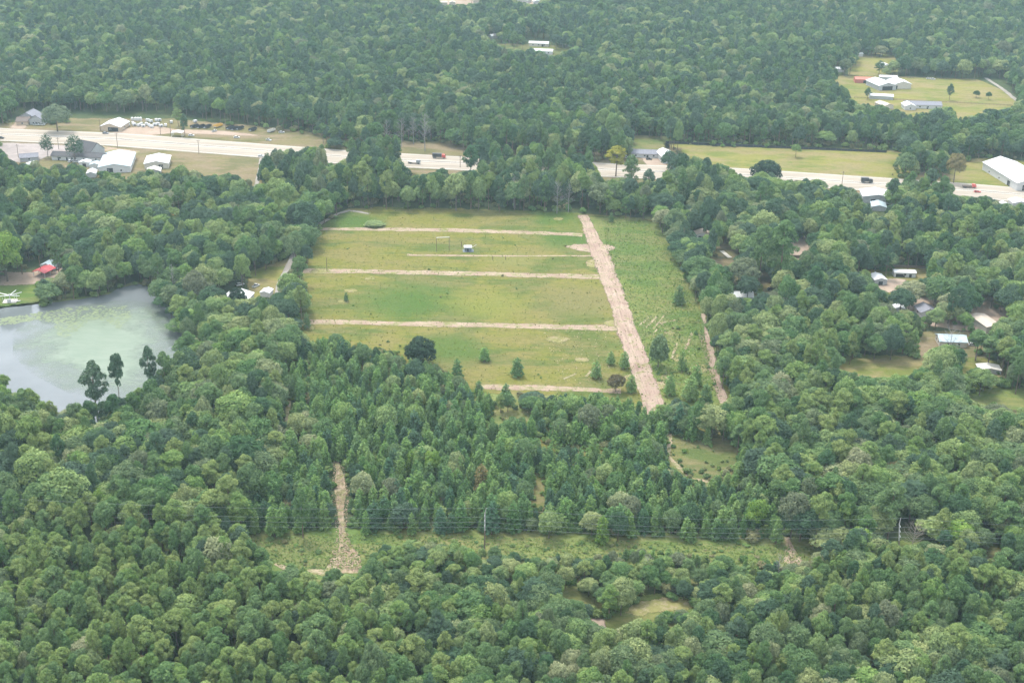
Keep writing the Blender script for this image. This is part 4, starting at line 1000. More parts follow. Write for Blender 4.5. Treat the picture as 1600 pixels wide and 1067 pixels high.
for bx, by, hh, ww, lab in [(605, 232, 46, 18, 'bare grey tree at the left of the dead row beyond the highway'), (628, 230, 46, 24, 'bare grey tree in the middle of the dead row beyond the highway'),
                            (664, 236, 60, 28, 'tallest bare grey tree of the dead row beyond the highway'), (646, 226, 44, 20, 'thin bare grey tree beside the tallest dead one'),
                            (870, 334, 52, 22, 'bare grey tree at the far end of the field'), (888, 332, 46, 18, 'bare grey tree right of another at the far end of the field'),
                            (803, 325, 52, 18, 'thin bare grey tree among the far field trees'),
                            (273, 470, 58, 16, 'bare pale snag right of the pond'), (388, 760, 50, 26, 'bare crooked tree left of the young pines'),
                            (1325, 990, 42, 22, 'bare pale trunk sticking out of the lower right wood'), (1481, 560, 46, 40, 'bare spreading tree in front of the blue roof'),
                            (290, 850, 44, 26, 'bare pale tree at the top of the lower left wood')]:
    dead_tree(bx, by, hh, ww, lab, M['dead_wood'], 34, 8)
for bx, by, hh, ww, lab in [(62, 700, 40, 22, 'bare pale limbs sticking out below the pond on the left'), (1010, 905, 36, 20, 'bare twiggy tree in the brush below the strip'), (590, 1010, 40, 18, 'bare pale snag in the middle of the lower wood'),
                            (1215, 905, 40, 20, 'bare greyish tree beside the short sandy track'), (455, 1060, 40, 20, 'bare pinkish limbs near the bottom edge left of centre'), (1150, 1062, 40, 20, 'bare grey limbs near the bottom edge right of centre'), (1560, 980, 38, 24, 'bare grey tree in the lower-right wood')]:
    dead_tree(bx, by, hh, ww, lab, M['dead_wood'], 26, 6)
dead_tree(1424, 862, 42, 46, 'pale brown dead tree right of the leaning pole', M['dead_tan'], 34, 5)
dead_tree(378, 446, 40, 40, 'grey green feathery bare tree behind the white shed', M['dead_wood'], 34, 5)

# ------------------------------------------------------------------ buildings
def gable(name, label, cat, px, py, L, Wd, wall_h, rise, heading, wall, roof, n_panels=4, over=.5, doors=(), windows=0, open_front=False, group=None, z=0):
    """ridge along local y. heading in degrees: direction of the ridge from +x"""
    g = G(px, py, 0)
    o = thing(name, label, cat, (g.x, g.y, z), R(heading - 90), group)
    w, l = Wd / 2, L / 2
    mb = MB()
    if not open_front:
        mb.prism([(-w, 0), (w, 0), (w, wall_h), (0, wall_h + rise), (-w, wall_h)], -l, l)
        mb.build('wall', M[wall], o)
    else:
        for sx in (-1, 1):
            for k in range(3):
                yy = -l + .15 + (L - .3) * k / 2
                MB().box(sx * w - .12, sx * w + .12, yy - .12, yy + .12, 0, wall_h).build('post', M[wall], o)
    sl = math.hypot(w + over, rise * (w + over) / w); th = .18
    dz = rise * over / w
    me = {}
    for sx in (-1, 1):
        for k in range(n_panels):
            y0 = -l - over + (L + 2 * over) * k / n_panels + .03; y1 = -l - over + (L + 2 * over) * (k + 1) / n_panels - .03
            p = [(sx * (w + over), wall_h - dz + .03), (0, wall_h + rise + .03), (0, wall_h + rise + .03 + th), (sx * (w + over), wall_h - dz + th + .03)]
            MB().prism(p if sx < 0 else p[::-1], y0, y1).build('roof_panel', M[roof], o)
    MB().prism([(-.35, wall_h + rise + th - .02), (.35, wall_h + rise + th - .02), (0, wall_h + rise + th + .14)], -l - over, l + over).build('ridge_cap', M[roof], o)
    for (side, pos, dw, dh) in doors:
        if side == 'front': MB().box(pos - dw / 2, pos + dw / 2, -l - .06, -l + .02, 0, dh).build('door', M['dark_void'], o)
        if side == 'left': MB().box(-w - .06, -w + .02, pos - dw / 2, pos + dw / 2, 0, dh).build('door', M['dark_void'], o)
        if side == 'right': MB().box(w - .02, w + .06, pos - dw / 2, pos + dw / 2, 0, dh).build('door', M['dark_void'], o)
    for k in range(windows):
        yy = -l + L * (k + .7) / (windows + .4)
        for sx in (-1, 1):
            f = MB().box(sx * w - .07, sx * w + .07, yy - .8, yy + .8, 1.0, 2.3).build('window', M['white_paint'], o)
            MB().box(sx * (w + .03) - .06, sx * (w + .03) + .06, yy - .65, yy + .65, 1.12, 2.18).build('pane', M['glass'], f)
        xx = -w + Wd * (k + .7) / (windows + .4)
        f = MB().box(xx - .7, xx + .7, -l - .07, -l + .07, 1.0, 2.3).build('window', M['white_paint'], o)
        MB().box(xx - .57, xx + .57, -l - .09, -l + .05, 1.12, 2.18).build('pane', M['glass'], f)
    return o
B = gable
# along the highway, left
B('shed', 'white roofed tan shed with wide dark doorway beside the highway', 'shed', 180, 201, 18, 15.5, 3.6, 2.6, 84, 'tan_wall', 'white_metal', 3, .6, [('front', 2.2, 8, 3.1)], 1)
B('house', 'dark hip roofed house at the left beyond the highway', 'house', 48, 186, 13, 12, 3.4, 3, 84, 'grey_wall', 'grey_roof', 2, .6, [('front', 0, 2, 2.2)], 2)
B('house', 'lower brown roofed house left of the dark pair', 'house', 38, 193, 9, 13, 3, 2, 8, 'tan_wall', 'brown_roof', 2, .6, [('front', 0, 2, 2.2)], 1)
B('house', 'grey pointed roof house next to the wide grey green tree', 'house', 62, 193, 11, 11, 4.2, 3.4, 84, 'grey_wall', 'grey_roof', 2, .6, [('front', 0, 2, 2.2)], 2)
B('warehouse', 'large pale blue metal roof building below the highway', 'building', 184, 259, 36, 21, 4.2, 2.0, 100, 'white_wall', 'blue_metal', 5, .5, [('front', -3, 4, 3.4)], 2)
B('warehouse', 'white metal roof building right of the pale blue one', 'building', 247, 258, 20, 16, 3.8, 1.7, 99, 'cream_wall', 'white_metal', 4, .5, [('front', 3, 3, 3)], 2)
B('shed', 'weather-worn grey lean shed in front of the white metal roof', 'shed', 241, 271, 8, 9, 2.6, 1.4, 100, 'grey_wall', 'pale_wood', 2, .4, [('front', 1, 2, 2)])
B('motel', 'long low dark roofed building with white doors', 'building', 126, 249, 38, 9, 3.2, 1.8, -4, 'white_wall', 'dark_roof', 6, .7, [('right', -14, 1.2, 2.2), ('right', -8, 1.2, 2.2), ('right', -2, 1.2, 2.2)], 4)
B('house', 'steep dark gable beside the long low roof', 'house', 140, 240, 17, 13, 3.6, 5.2, -30, 'grey_wall', 'dark_roof', 3, .5, [('front', 0, 2, 2.2)], 1)
B('shed', 'white box shed left of the pale blue roof', 'shed', 134, 259, 6, 7, 3.0, .8, 90, 'white_wall', 'white_metal', 2, .3, [('front', 0, 2.4, 2.3)])
B('shed', 'small pale roof tucked left of the pale blue building', 'shed', 150, 262, 7, 7, 2.8, 1, 95, 'white_wall', 'blue_metal', 2, .3)
B('shed', 'white shed among the trees left of the lower wood', 'shed', 144, 275, 9, 6, 2.8, 1.2, 100, 'white_wall', 'white_metal', 2, .3)
B('shed', 'white roof glimpsed below the parking lot', 'shed', 48, 262, 8, 7, 2.6, 1.2, 70, 'white_wall', 'white_metal', 2, .3)
B('house', 'grey roof at the near end of the parking lot', 'house', 46, 250, 12, 8, 2.8, 1.8, 20, 'grey_wall', 'grey_roof', 3, .5, [], 1)
B('house', 'orange roof deep in the left wood', 'house', 269, 343, 6, 9, 2.8, 1.8, 88, 'tan_wall', 'orange_roof', 2, .5, [('front', 0, 2, 2.2)], 1)
B('canopy', 'small white canopy beside the narrow dark tree', 'canopy', 278, 213, 6, 8, 3.2, .5, 88, 'white_paint', 'white_metal', 2, .2, open_front=True)
# right along the highway
B('house', 'long grey roofed house beyond the highway', 'house', 1007, 244, 22, 10, 3, 1.8, -4, 'white_wall', 'grey_roof', 4, .6, [('right', 2, 1.4, 2.2)], 3)
B('barn', 'white roofed barn beside the dark tree by the highway', 'barn', 1041, 250, 20, 10, 4.2, 2, 100, 'white_wall', 'white_metal', 3, .5, [('front', 0, 4, 3.4)])
B('shed', 'white box shed left of the grey roofed house', 'shed', 972, 242, 6, 6, 3.4, 1, 90, 'white_wall', 'white_metal', 2, .3)
B('warehouse', 'long white roof building at the right edge by the highway', 'building', 1587, 281, 52, 25, 5.5, 4, 97, 'white_wall', 'white_metal', 6, .6, [('left', -14, 4, 3.6), ('front', -6, 5, 4)], 3)
B('shop', 'white flat roof building below the highway on the right', 'building', 1368, 313, 16, 19, 4.6, 1.6, 84, 'grey_wall', 'white_metal', 3, .6, [('front', -3, 3, 3)], 2)
B('shed', 'bluish white roof just below the white flat roof', 'shed', 1372, 326, 11, 9, 2.6, 1.2, 80, 'grey_wall', 'blue_metal', 2, .4)
B('shed', 'small white shed right of the bluish white roof', 'shed', 1393, 336, 4, 4, 2.6, 1, 80, 'white_wall', 'white_metal', 2, .3)
B('shed', 'white shed at the right edge before the highway', 'shed', 1590, 322, 9, 10, 3.2, 1.2, 90, 'white_wall', 'white_metal', 2, .4)
B('shed', 'cream shed left of the white one at the right edge', 'shed', 1567, 326, 7, 6, 3, 1, 85, 'cream_wall', 'white_metal', 2, .4)
# houses right of the field
B('house', 'pale grey roofed house with arched porch right of the field', 'house', 1097, 372, 7, 9.5, 3, 1.6, 85, 'white_wall', 'tan_roof', 2, .5, [('front', -1, 3, 2.4)], 1)
B('shed', 'grey white metal shed in the right yards', 'shed', 1371, 441, 9, 7, 3.0, 1.0, 96, 'grey_wall', 'white_metal', 3, .3, [('front', 0, 2.4, 2.2)])
B('mobile_home', 'long low white trailer home with a dark porch', 'mobile home', 1412, 431, 12, 5, 2.7, .6, -3, 'white_wall', 'white_metal', 4, .3, [('right', -2.5, 5, 1.9), ('right', 3, 1.4, 1.9)], 1)
B('house', 'dark grey roof half hidden by trees on the right', 'house', 1446, 491, 9, 9, 2.8, 2, 96, 'white_wall', 'grey_roof', 2, .5, [], 1)
B('shed', 'white roof glimpsed left of the dark grey roof', 'shed', 1403, 487, 5, 5.5, 2.6, 1, 85, 'white_wall', 'white_metal', 2, .3)
B('shed', 'tan flat roofed shed on the pink yard', 'shed', 1538, 511, 16, 8, 3.6, .7, 103, 'cream_wall', 'tan_roof', 3, .5, [('front', 0, 3.4, 2.6)])
B('house', 'pale blue metal roofed house behind the bare spreading tree', 'house', 1485, 537, 13, 9, 3.0, 1.6, -3, 'cream_wall', 'blue_metal', 4, .5, [('right', 0, 1.3, 2.1)], 2)
B('house', 'white house glimpsed through the trees left of the yards', 'house', 1157, 468, 12, 8, 2.9, 1.5, 0, 'white_wall', 'white_metal', 3, .4, [('right', 0, 1.4, 2.1)], 2)
B('shed', 'cream shed in the wood right of the glimpsed white house', 'shed', 1233, 468, 5.5, 4, 2.5, .8, 0, 'cream_wall', 'tan_roof', 2, .3)
B('shed', 'white shed at the far right edge beside the pink yard', 'shed', 1598, 514, 7, 6, 3, 1.2, 85, 'white_wall', 'white_metal', 2, .3)
B('shed', 'low grey shed at the right edge below the blue roof', 'shed', 1544, 580, 6, 10, 2, .8, 85, 'grey_wall', 'pale_wood', 2, .4)
# left of the field
B('shed', 'white gable shed left of the field beyond the pond', 'shed', 374, 470, 9, 13, 3.2, 1.6, 82, 'white_wall', 'white_metal', 3, .4, [('front', 3, 2.5, 2.3)])
B('shed', 'small white shed beside the yellowish lawn', 'shed', 417, 461, 6, 5, 2.4, .7, 80, 'white_wall', 'white_metal', 2, .3)
B('carport', 'red metal carport by the pond yard', 'carport', 70, 429, 9, 7.5, 2.8, 1.1, 70, 'white_paint', 'red_metal', 3, .4, open_front=True)
B('house', 'pale blue roof behind the red carport', 'house', 80, 419, 8, 8, 2.6, 1.4, 75, 'white_wall', 'blue_metal', 2, .4)
# distant farm
B('barn', 'big white roofed farm barn, left of the two', 'barn', 1376, 137, 24, 17, 4.4, 2.4, 104, 'grey_wall', 'white_metal', 4, .6, [('front', 0, 10, 3.6)])
B('barn', 'white roofed farm barn with cream end wall, right of the two', 'barn', 1404, 136, 18, 16, 4.4, 2.4, 96, 'cream_wall', 'white_metal', 4, .6, [('front', -6, 2.5, 3)])
B('barn', 'long red farm shed beside the white barns', 'barn', 1350, 129, 18, 8, 3.4, 1.4, -3, 'barn_red', 'barn_red', 4, .4, [('right', 0, 3, 2.6)])
B('shed', 'pale roof behind the two white farm barns', 'shed', 1387, 125, 16, 6, 3, 1, -4, 'grey_wall', 'white_metal', 3, .4)
B('shed', 'long white low roof in front of the farm barns', 'shed', 1376, 154, 20, 9, 3.0, .8, -10, 'grey_wall', 'white_metal', 4, .5)
B('shed', 'cream roofed shed at the near edge of the farm', 'shed', 1381, 168, 14, 9, 3, 1.4, 110, 'cream_wall', 'tan_roof', 3, .5)
B('house', 'long white farmhouse with grey roof', 'house', 1441, 168, 30, 11, 3.2, 2, -3, 'white_wall', 'grey_roof', 5, .5, [('right', 3, 1.4, 2.2)], 4)
B('house', 'white wing at the left end of the long farmhouse', 'house', 1419, 170, 12, 9, 3.4, 1.8, 90, 'white_wall', 'white_metal', 2, .5, [], 1)
B('shed', 'small white roof behind the farm pasture', 'shed', 1382, 106, 9, 7, 3, 1.2, 100, 'white_wall', 'white_metal', 2, .4)
B('shed', 'tiny white roof at the far side of the small pasture', 'shed', 1341, 88, 8, 6, 2.6, .9, 0, 'white_wall', 'white_metal', 2, .3)
B('shed', 'white roof among the trees left of the farm', 'shed', 1311, 112, 8, 6, 3, 1, 0, 'white_wall', 'white_metal', 2, .3)
# far clearing
B('mobile_home', 'long white building in the far clearing, nearer of two', 'building', 848, 84, 20, 9, 3.2, 1.2, -4, 'white_wall', 'white_metal', 4, .4, [('right', 0, 2, 2.2)], 3)
B('mobile_home', 'long white building in the far clearing, farther of two', 'building', 842, 72, 20, 8, 3.2, 1.2, -4, 'cream_wall', 'white_metal', 4, .4, [('right', 4, 2, 2.2)], 3)
B('shed', 'lone small white roof left of the far clearing', 'shed', 770, 60, 8, 6, 3, 1.2, 40, 'white_wall', 'white_metal', 2, .3)
for k, (x, y) in enumerate([(812, 3), (823, 4), (838, 6)]):
    B('shed', ['leftmost', 'middle', 'rightmost'][k] + ' of three white roofs at the top edge', 'shed', x, y, 10, 8, 3.2, 1.3, [0, 60, 100][k], 'white_wall', 'white_metal', 2, .3, group='white roofs at the top edge')
for k, (x, y) in enumerate([(693, 9), (707, 9), (744, 6)]):
    B('shed', ['leftmost', 'middle', 'rightmost'][k] + ' of three cream roofs at the top edge', 'shed', x, y, 9, 7, 4, 1.3, [0, 90, 100][k], 'cream_wall', 'tan_roof', 2, .3, group='cream roofs at the top edge')

# block hut in the field
g = G(731, 392); hut = thing('block_hut', 'small grey block hut with white flat roof in the field', 'hut', g, R(4))
MB().box(-1.9, 1.9, -1.7, 1.7, 0, 2.5).build('wall', M['block_wall'], hut)
MB().box(-2.3, 2.3, -2.1, 2.1, 2.5, 2.75).build('roof', M['white_metal'], hut)
MB().box(-.5, .5, -1.76, -1.68, 0, 1.9).build('door', M['dark_void'], hut)
MB().box(-3.0, 3.4, -2.6, 2.4, .1, .16).build('slab', M['block_wall'], hut)
MB().tube([(2.2, 1.0, 1.6), (5.0, 2.0, 3.0)], .12, 5).build('pipe', M['pale_wood'], hut)
# goal-like pole frame
pa, pb = G(682, 393), G(702, 392)
fr = thing('pole_frame', 'tall pole frame with a pale crossbar left of the block hut', 'pole frame', pa, math.atan2(pb.y - pa.y, pb.x - pa.x)); d = (pb - pa).length
for x in (0, d): MB().tube([(x, 0, -.3), (x, 0, 8.8)], .13, 6).build('post', M['wood'], fr)
MB().box(-.2, d + .2, -.16, .16, 8.2, 8.55).build('crossbar', M['pale_wood'], fr)
def post(name, px, py, h, r, label, cat, mat='wood', arm=False, group=None):
    o = thing(name, label, cat, G(px, py), random.uniform(-.2, .2), group)
    MB().tube([(0, 0, -.3), (0, 0, h)], [r, r * .75], 6).build('shaft', M[mat], o)
    if arm:
        MB().box(-1.3, 1.3, -.08, .08, h - 1.0, h - .8).build('crossarm', M['wood'], o)
        for x in (-1.1, 0, 1.1): MB().tube([(x, 0, h - .8), (x, 0, h - .5)], .07, 5).build('insulator', M['grey_paint'], o)
    return o
post('post', 721, 386, 3.4, .2, 'short brown post just left of the block hut', 'post')
post('post', 770, 406, 2.2, .18, 'short dark post below the thin sandy line, left one', 'post'); post('post', 790, 406, 2.4, .18, 'short dark post below the thin sandy line, right one', 'post')
post('post', 511, 424, 8, .18, 'tall thin pole at the left end of the middle lane', 'pole')
for x, y, h, lab in [(184, 232, 11.5, 'wooden utility pole above the pale blue roof'), (311, 241, 10.5, 'wooden utility pole at the near edge of the highway'), (92, 234, 9, 'thin utility pole at the parking lot'),
                     (29, 247, 10, 'utility pole at the near end of the parking lot'), (157, 205, 9, 'utility pole left of the white roofed shed'), (267, 212, 11, 'utility pole left of the small white canopy'), (251, 211, 7, 'short pole behind the yard edge'),
                     (353, 205, 14, 'tall pole behind the dark trailers'), (719, 262, 9, 'pole between the highway lanes right of the red truck'), (1315, 292, 11, 'pole beside the highway in front of the hay field'), (1583, 285, 9, 'pole beside the long white roof')]:
    post('utility_pole', x, y, h, .2, lab, 'utility pole', 'wood', True)

# ------------------------------------------------------------------ power line
P1 = G(757, 870); P2 = G(1404, 886); P0 = P1 - (P2 - P1) * 1.28; P3 = P2 * 2 - P1
dirn = (P2 - P1).normalized(); hd = math.atan2(dirn.y, dirn.x)
def hv_pole(p, label, h=20.0, lean=0.0):
    o = thing('transmission_pole', label, 'utility pole', p, hd); o.rotation_euler = (0, lean, hd)
    MB().tube([(0, 0, -.5), (0, 0, h * .55)], [.27, .23], 8).build('shaft', M['wood'], o)
    MB().tube([(0, 0, h * .55), (0, 0, h - 2.2), (.45, 0, h)], [.22, .18, .12], 8).build('upper_shaft', M['lit_pole_wood'], o)  # upper part painted paler than the shaft to look lit
    for k, z in enumerate((h - 2.6, h - 4.6, h - 6.6)):
        MB().tube([(0, 0, z), (0, -1.2, z + .35)], [.09, .06], 5).build('arm', M['steel'], o)
        MB().tube([(0, -1.2, z + .4), (0, -1.2, z - .25)], [.11, .11], 6).build('insulator', M['white_paint'], o)
    return o
hv_pole(P1, 'tall pole with pale top standing in the brushy strip'); hv_pole(P2, 'leaning pole beside the pale dead tree', 20, R(-7)); hv_pole(P0, 'pole hidden in the lower left wood'); hv_pole(P3, 'pole beyond the right edge of the view')
perp = Vector((dirn.y, -dirn.x, 0)) * 1.2
for k, z in enumerate((20.0, 17.1, 15.1, 13.1)):
    off = Vector() if k == 0 else perp
    pts = []
    for a, b_ in ((P0, P1), (P1, P2), (P2, P3)):
        for j in range(20):
            t = j / 20; q = a.lerp(b_, t) + off; q.z = z - 4 * (2.4 - k * .1) * t * (1 - t); pts.append(q)
    q = P3 + off; q.z = z; pts.append(q)
    tag(MB().tube(pts, .023, 4).build('power_cable', M['cable']), ['topmost thin', 'upper', 'middle', 'lowest'][k] + ' power cable strung along the brushy strip', 'cable', 'power line cables')

# ------------------------------------------------------------------ fences
def fence(name, label, a, bq, h, mat_p, post_mat, n, solid=True, rails=2):
    A, Bv = G(*a), G(*bq); o = thing(name, label, 'fence', A, math.atan2(Bv.y - A.y, Bv.x - A.x)); L = (Bv - A).length; s = L / n
    pm = MB().box(-.08, .08, -.08, .08, 0, h + .15).mesh('post'); pm.materials.append(M[post_mat])
    pan = MB().box(.08, s - .08, -.03, .03, .05, h).mesh('panel'); pan.materials.append(M[mat_p])
    rl = MB().box(.08, s - .08, -.04, .04, -.07, .07).mesh('rail'); rl.materials.append(M[mat_p])
    for k in range(n + 1):
        part('post', pm, o).location = (k * s, 0, 0)
        if k < n:
            if solid: part('panel', pan, o).location = (k * s, 0, 0)
            else:
                for j in range(rails): part('rail', rl, o).location = (k * s, 0, h * (j + 1) / (rails + .2))
    return o
fence('fabric_fence', 'long black fabric fence along the back of the hay field', (1040, 224.5), (1385, 239), 1.9, 'black_fabric', 'wood', 40)
fence('rail_fence', 'dark rail fence across the near side of the farm pasture', (1335, 153.5), (1580, 166), 1.2, 'wood', 'wood', 44, False)
fence('rail_fence', 'dark rail fence along the back of the farm pasture', (1300, 119), (1525, 125.5), 1.3, 'wood', 'wood', 44, False)
fence('board_fence', 'dark board fence in front of the bare sandy yard', (1226, 403), (1268, 404), 1.8, 'wood', 'wood', 8)
fence('rail_fence', 'short fence in front of the house drive', (1157, 400), (1172, 401), 1.6, 'wood', 'wood', 4, False, 3)
fence('board_fence', 'dark board fence behind the trailer home', (1385, 418), (1455, 420), 1.7, 'wood', 'wood', 12)

# ------------------------------------------------------------------ vehicles and yard things
WHEEL = None
def wheel(o, x, y, r=.36, w=.24):
    t = MB().tube([(x, y - w / 2, r), (x, y + w / 2, r)], r, 12).build('wheel', M['rubber'], o)
    MB().tube([(x, y - w / 2 - .02, r), (x, y + w / 2 + .02, r)], r * .55, 8).build('rim', M['steel'], t)
def car(px, py, rz, label, paint, pickup=False, group=None, cat='car', z=0.0):
    p = G(px, py); p.z = z; o = thing('parked_car' if not pickup else 'pickup_truck', label, cat if not pickup else 'pickup', p, R(rz), group)
    MB().prism([(-2.25, .35), (2.2, .35), (2.25, .75), (2.0, .95), (-2.2, 1.0)], -.88, .88).build('body', M[paint], o)
    if pickup:
        MB().prism([(-.5, .96), (1.05, .96), (.6, 1.62), (-.4, 1.62)], -.8, .8).build('cabin', M['glass'], o)
        MB().box(-.42, .58, -.74, .74, 1.6, 1.67).build('roof', M[paint], o); MB().box(-2.1, -.6, -.72, .72, .93, 1.01).build('bed', M['dark_void'], o)
    else:
        MB().prism([(-2.0, .96), (1.0, .96), (.35, 1.48), (-1.5, 1.48)], -.78, .78).build('cabin', M['glass'], o)
        MB().box(-1.48, .32, -.72, .72, 1.46, 1.53).build('roof', M[paint], o)
    for x in (-1.4, 1.4):
        for y in (-.8, .8): wheel(o, x, y)
    for y in (-.6, .6): MB().box(2.16, 2.24, y - .16, y + .16, .62, .78).build('headlight', M['white_paint'], o)
    return o
def truck(px, py, rz, label, cabp, boxp, length=9.0, h=3.2, flat=False):
    o = thing('truck', label, 'truck', G(px, py), R(rz)); o.location.z = .2
    MB().prism([(length / 2 - 2.6, .6), (length / 2, .6), (length / 2, 1.6), (length / 2 - .6, 2.7), (length / 2 - 2.6, 2.8)], -1.2, 1.2).build('cab', M[cabp], o)
    MB().box(length / 2 - .42, length / 2 - .1, -1.0, 1.0, 1.7, 2.4).build('windscreen', M['glass'], o)
    MB().box(-length / 2, length / 2 - 2.9, -1.25, 1.25, 1.0, 1.5 if flat else h).build('cargo_box', M[boxp], o)
    MB().box(-length / 2, length / 2 - .2, -.5, .5, .7, .98).build('chassis', M['dark_paint'], o)
    for x in (-length / 2 + 1, -length / 2 + 2.2, length / 2 - 1.2):
        for y in (-1.05, 1.05): wheel(o, x, y, .5, .35)
    return o
def trailer(px, py, rz, label, paint, L=6.5, group=None, h=1.9):
    o = thing('utility_trailer', label, 'trailer', G(px, py), R(rz), group)
    MB().box(-L / 2, L / 2, -1.15, 1.15, .65, .85).build('deck', M['grey_paint'], o)
    MB().box(-L / 2, L / 2, -1.2, -1.1, .86, h).build('side_wall', M[paint], o); MB().box(-L / 2, L / 2, 1.1, 1.2, .86, h).build('side_wall', M[paint], o)
    MB().box(L / 2 - .1, L / 2, -1.09, 1.09, .86, h).build('front_wall', M[paint], o)
    MB().tube([(L / 2, 0, .7), (L / 2 + 1.4, 0, .6)], .08, 5).build('hitch', M['dark_paint'], o)
    for x in (-.7, .4):
        for y in (-1.35, 1.35): wheel(o, x, y, .38)
    return o
truck(686, 247.5, -3, 'dark box truck with red cab on the far side of the highway', 'red_paint', 'dark_paint', 9.5, 3.4)
truck(1354, 286, -3, 'dark box truck on the highway below the hay field', 'dark_paint', 'dark_paint', 8, 3.6)
truck(1514, 294, -3, 'brown flatbed truck on the right stretch of highway', 'red_paint', 'wood', 9, 3, True)
car(1527, 301, -5, 'reddish car on the near side of the highway', 'red_paint')
truck(647, 256, -12, 'grey flatbed truck in the middle of the highway', 'grey_paint', 'pale_wood', 9, 3, True)
car(2, 217, -5, 'dark car on the highway at the left edge', 'dark_paint', z=.2); car(165, 209.5, -3, 'grey car at the far edge of the highway below the shed', 'grey_paint', z=.1)
gname = 'dark trailers in a row'
for k, (x, y) in enumerate([(304, 199.5), (314, 200), (324, 200), (360, 202), (367, 203), (375, 202.5), (395, 204.5), (424, 206.5)]):
    trailer(x, y, 62, ['first', 'second', 'third', 'fourth', 'fifth', 'sixth', 'seventh', 'last'][k] + ' dark trailer from the left in the row beyond the highway', 'dark_paint' if k != 7 else 'pale_wood', 7.5, gname, 2.2)
trailer(341, 199, 60, 'yellow and red trailer in the row beyond the highway', 'yellow_paint', 8, None, 2.4)
car(335, 206, 60, 'white pickup below the yellow and red trailer', 'white_paint', True); car(370, 216, 0, 'white car alone on the dry verge', 'white_paint'); car(299, 213, 0, 'white car right of the narrow dark tree', 'white_paint'); car(440, 208, 10, 'white car right end of the trailer row', 'white_paint'); car(420, 220, -35, 'white pickup at the verge near the big trees', 'white_paint', True)
car(57, 196, 5, 'white van before the grey pointed roof house', 'white_paint', cat='van'); car(66, 196, 5, 'white car right of the white van by the house', 'white_paint')
# white stock in the dirt yard
tank = MB()
def stock(px, py, kind, label, group):
    o = thing('storage_tank' if kind else 'stock_trailer', label, 'tank' if kind else 'trailer', G(px, py), random.uniform(0, 3), group)
    if kind:
        MB().tube([(0, 0, 0), (0, 0, 2.2), (0, 0, 2.7)], [1.1, 1.1, .35], 12).build('drum', M['white_paint'], o); MB().tube([(0, 0, 2.7), (0, 0, 2.9)], .3, 8).build('lid', M['grey_paint'], o)
    else:
        MB().box(-1.5, 1.5, -.9, .9, .5, 2.0).build('body', M['white_paint'], o); MB().box(-1.3, 1.3, -.8, .8, 2.0, 2.15).build('roof', M['white_metal'], o)
        MB().box(-.5, .5, -.95, -.88, .6, 1.8).build('door', M['grey_paint'], o)
        for y in (-.85, .85): wheel(o, 0, y, .35)
    return o
for k, x in enumerate((207, 212, 216, 220)): stock(x, 188.5, 1, ['first', 'second', 'third', 'fourth'][k] + ' upright white tank from the left behind the dirt yard', 'white tanks behind the dirt yard')
spots = [(194, 198.5), (201, 197), (208, 195), (210, 197), (217, 198), (221, 196), (224, 199), (229, 196), (233, 198), (237, 200), (242, 197), (247, 196), (231, 190), (236, 192), (244, 190), (249, 190), (268, 193), (305, 192), (252, 199), (259, 198)]
spots.sort()
_o = ['first', 'second', 'third', 'fourth', 'fifth', 'sixth', 'seventh', 'eighth', 'ninth', 'tenth', 'eleventh', 'twelfth', 'thirteenth', 'fourteenth', 'fifteenth', 'sixteenth', 'seventeenth', 'eighteenth', 'nineteenth', 'last']
for k, (x, y) in enumerate(spots): stock(x, y, 0, _o[k] + ' white box trailer from the left ' + ('beside the white roofed shed' if x < 205 else 'in the dirt yard' if x < 256 else 'right of the dirt yard'), 'white box trailers in the dirt yard')
# cars around the houses
for x, y, rz, lab, pt, pk in [(110, 253, 80, 'white car before the long low dark roof', 'white_paint', False), (119, 254, -5, 'long white pickup left of the white box shed', 'white_paint', True), (99, 245, 80, 'white pickup by the long low building doors', 'white_paint', True),
                              (36, 268, 20, 'white car under the trees below the parking lot', 'white_paint', False), (97, 274, -30, 'pale car among the trees below the long roof', 'white_paint', False), (991, 254, 0, 'dark car in the yard of the roadside house', 'dark_paint', False), (1014, 250, 0, 'dark pickup in the yard by the white barn', 'dark_paint', True), (1028, 242, 0, 'white car before the white barn', 'white_paint', False), (978, 247, 0, 'white pickup before the white box shed', 'white_paint', True),
                              (1451, 124, 0, 'white car at the back of the farm pasture, left one', 'white_paint', False), (1458, 125, 0, 'white car at the back of the farm pasture, right one', 'white_paint', False), (1374, 139, 0, 'white pickup in front of the farm barn', 'white_paint', True),
                              (1502, 556, 0, 'white car right of the pale blue roofed house', 'white_paint', False), (1520, 540, 0, 'white car on the yard below the tan shed', 'white_paint', False), (375, 446, 40, 'white car beside the feathery bare tree', 'white_paint', False), (400, 448, 60, 'white pickup at the edge of the yellowish lawn', 'white_paint', True),
                              (86, 421, 0, 'white pickup right of the red carport', 'white_paint', True), (1263, 372, 0, 'white car at the top of the bare sandy yard', 'white_paint', False), (1205, 453, 20, 'dark car under the tallest pine', 'dark_paint', False), (833, 80, 70, 'white car left of the far white buildings', 'white_paint', False), (408, 245, 0, 'white car where the side lane meets the highway', 'white_paint', False)]:
    car(x, y, rz, lab, pt, pk)
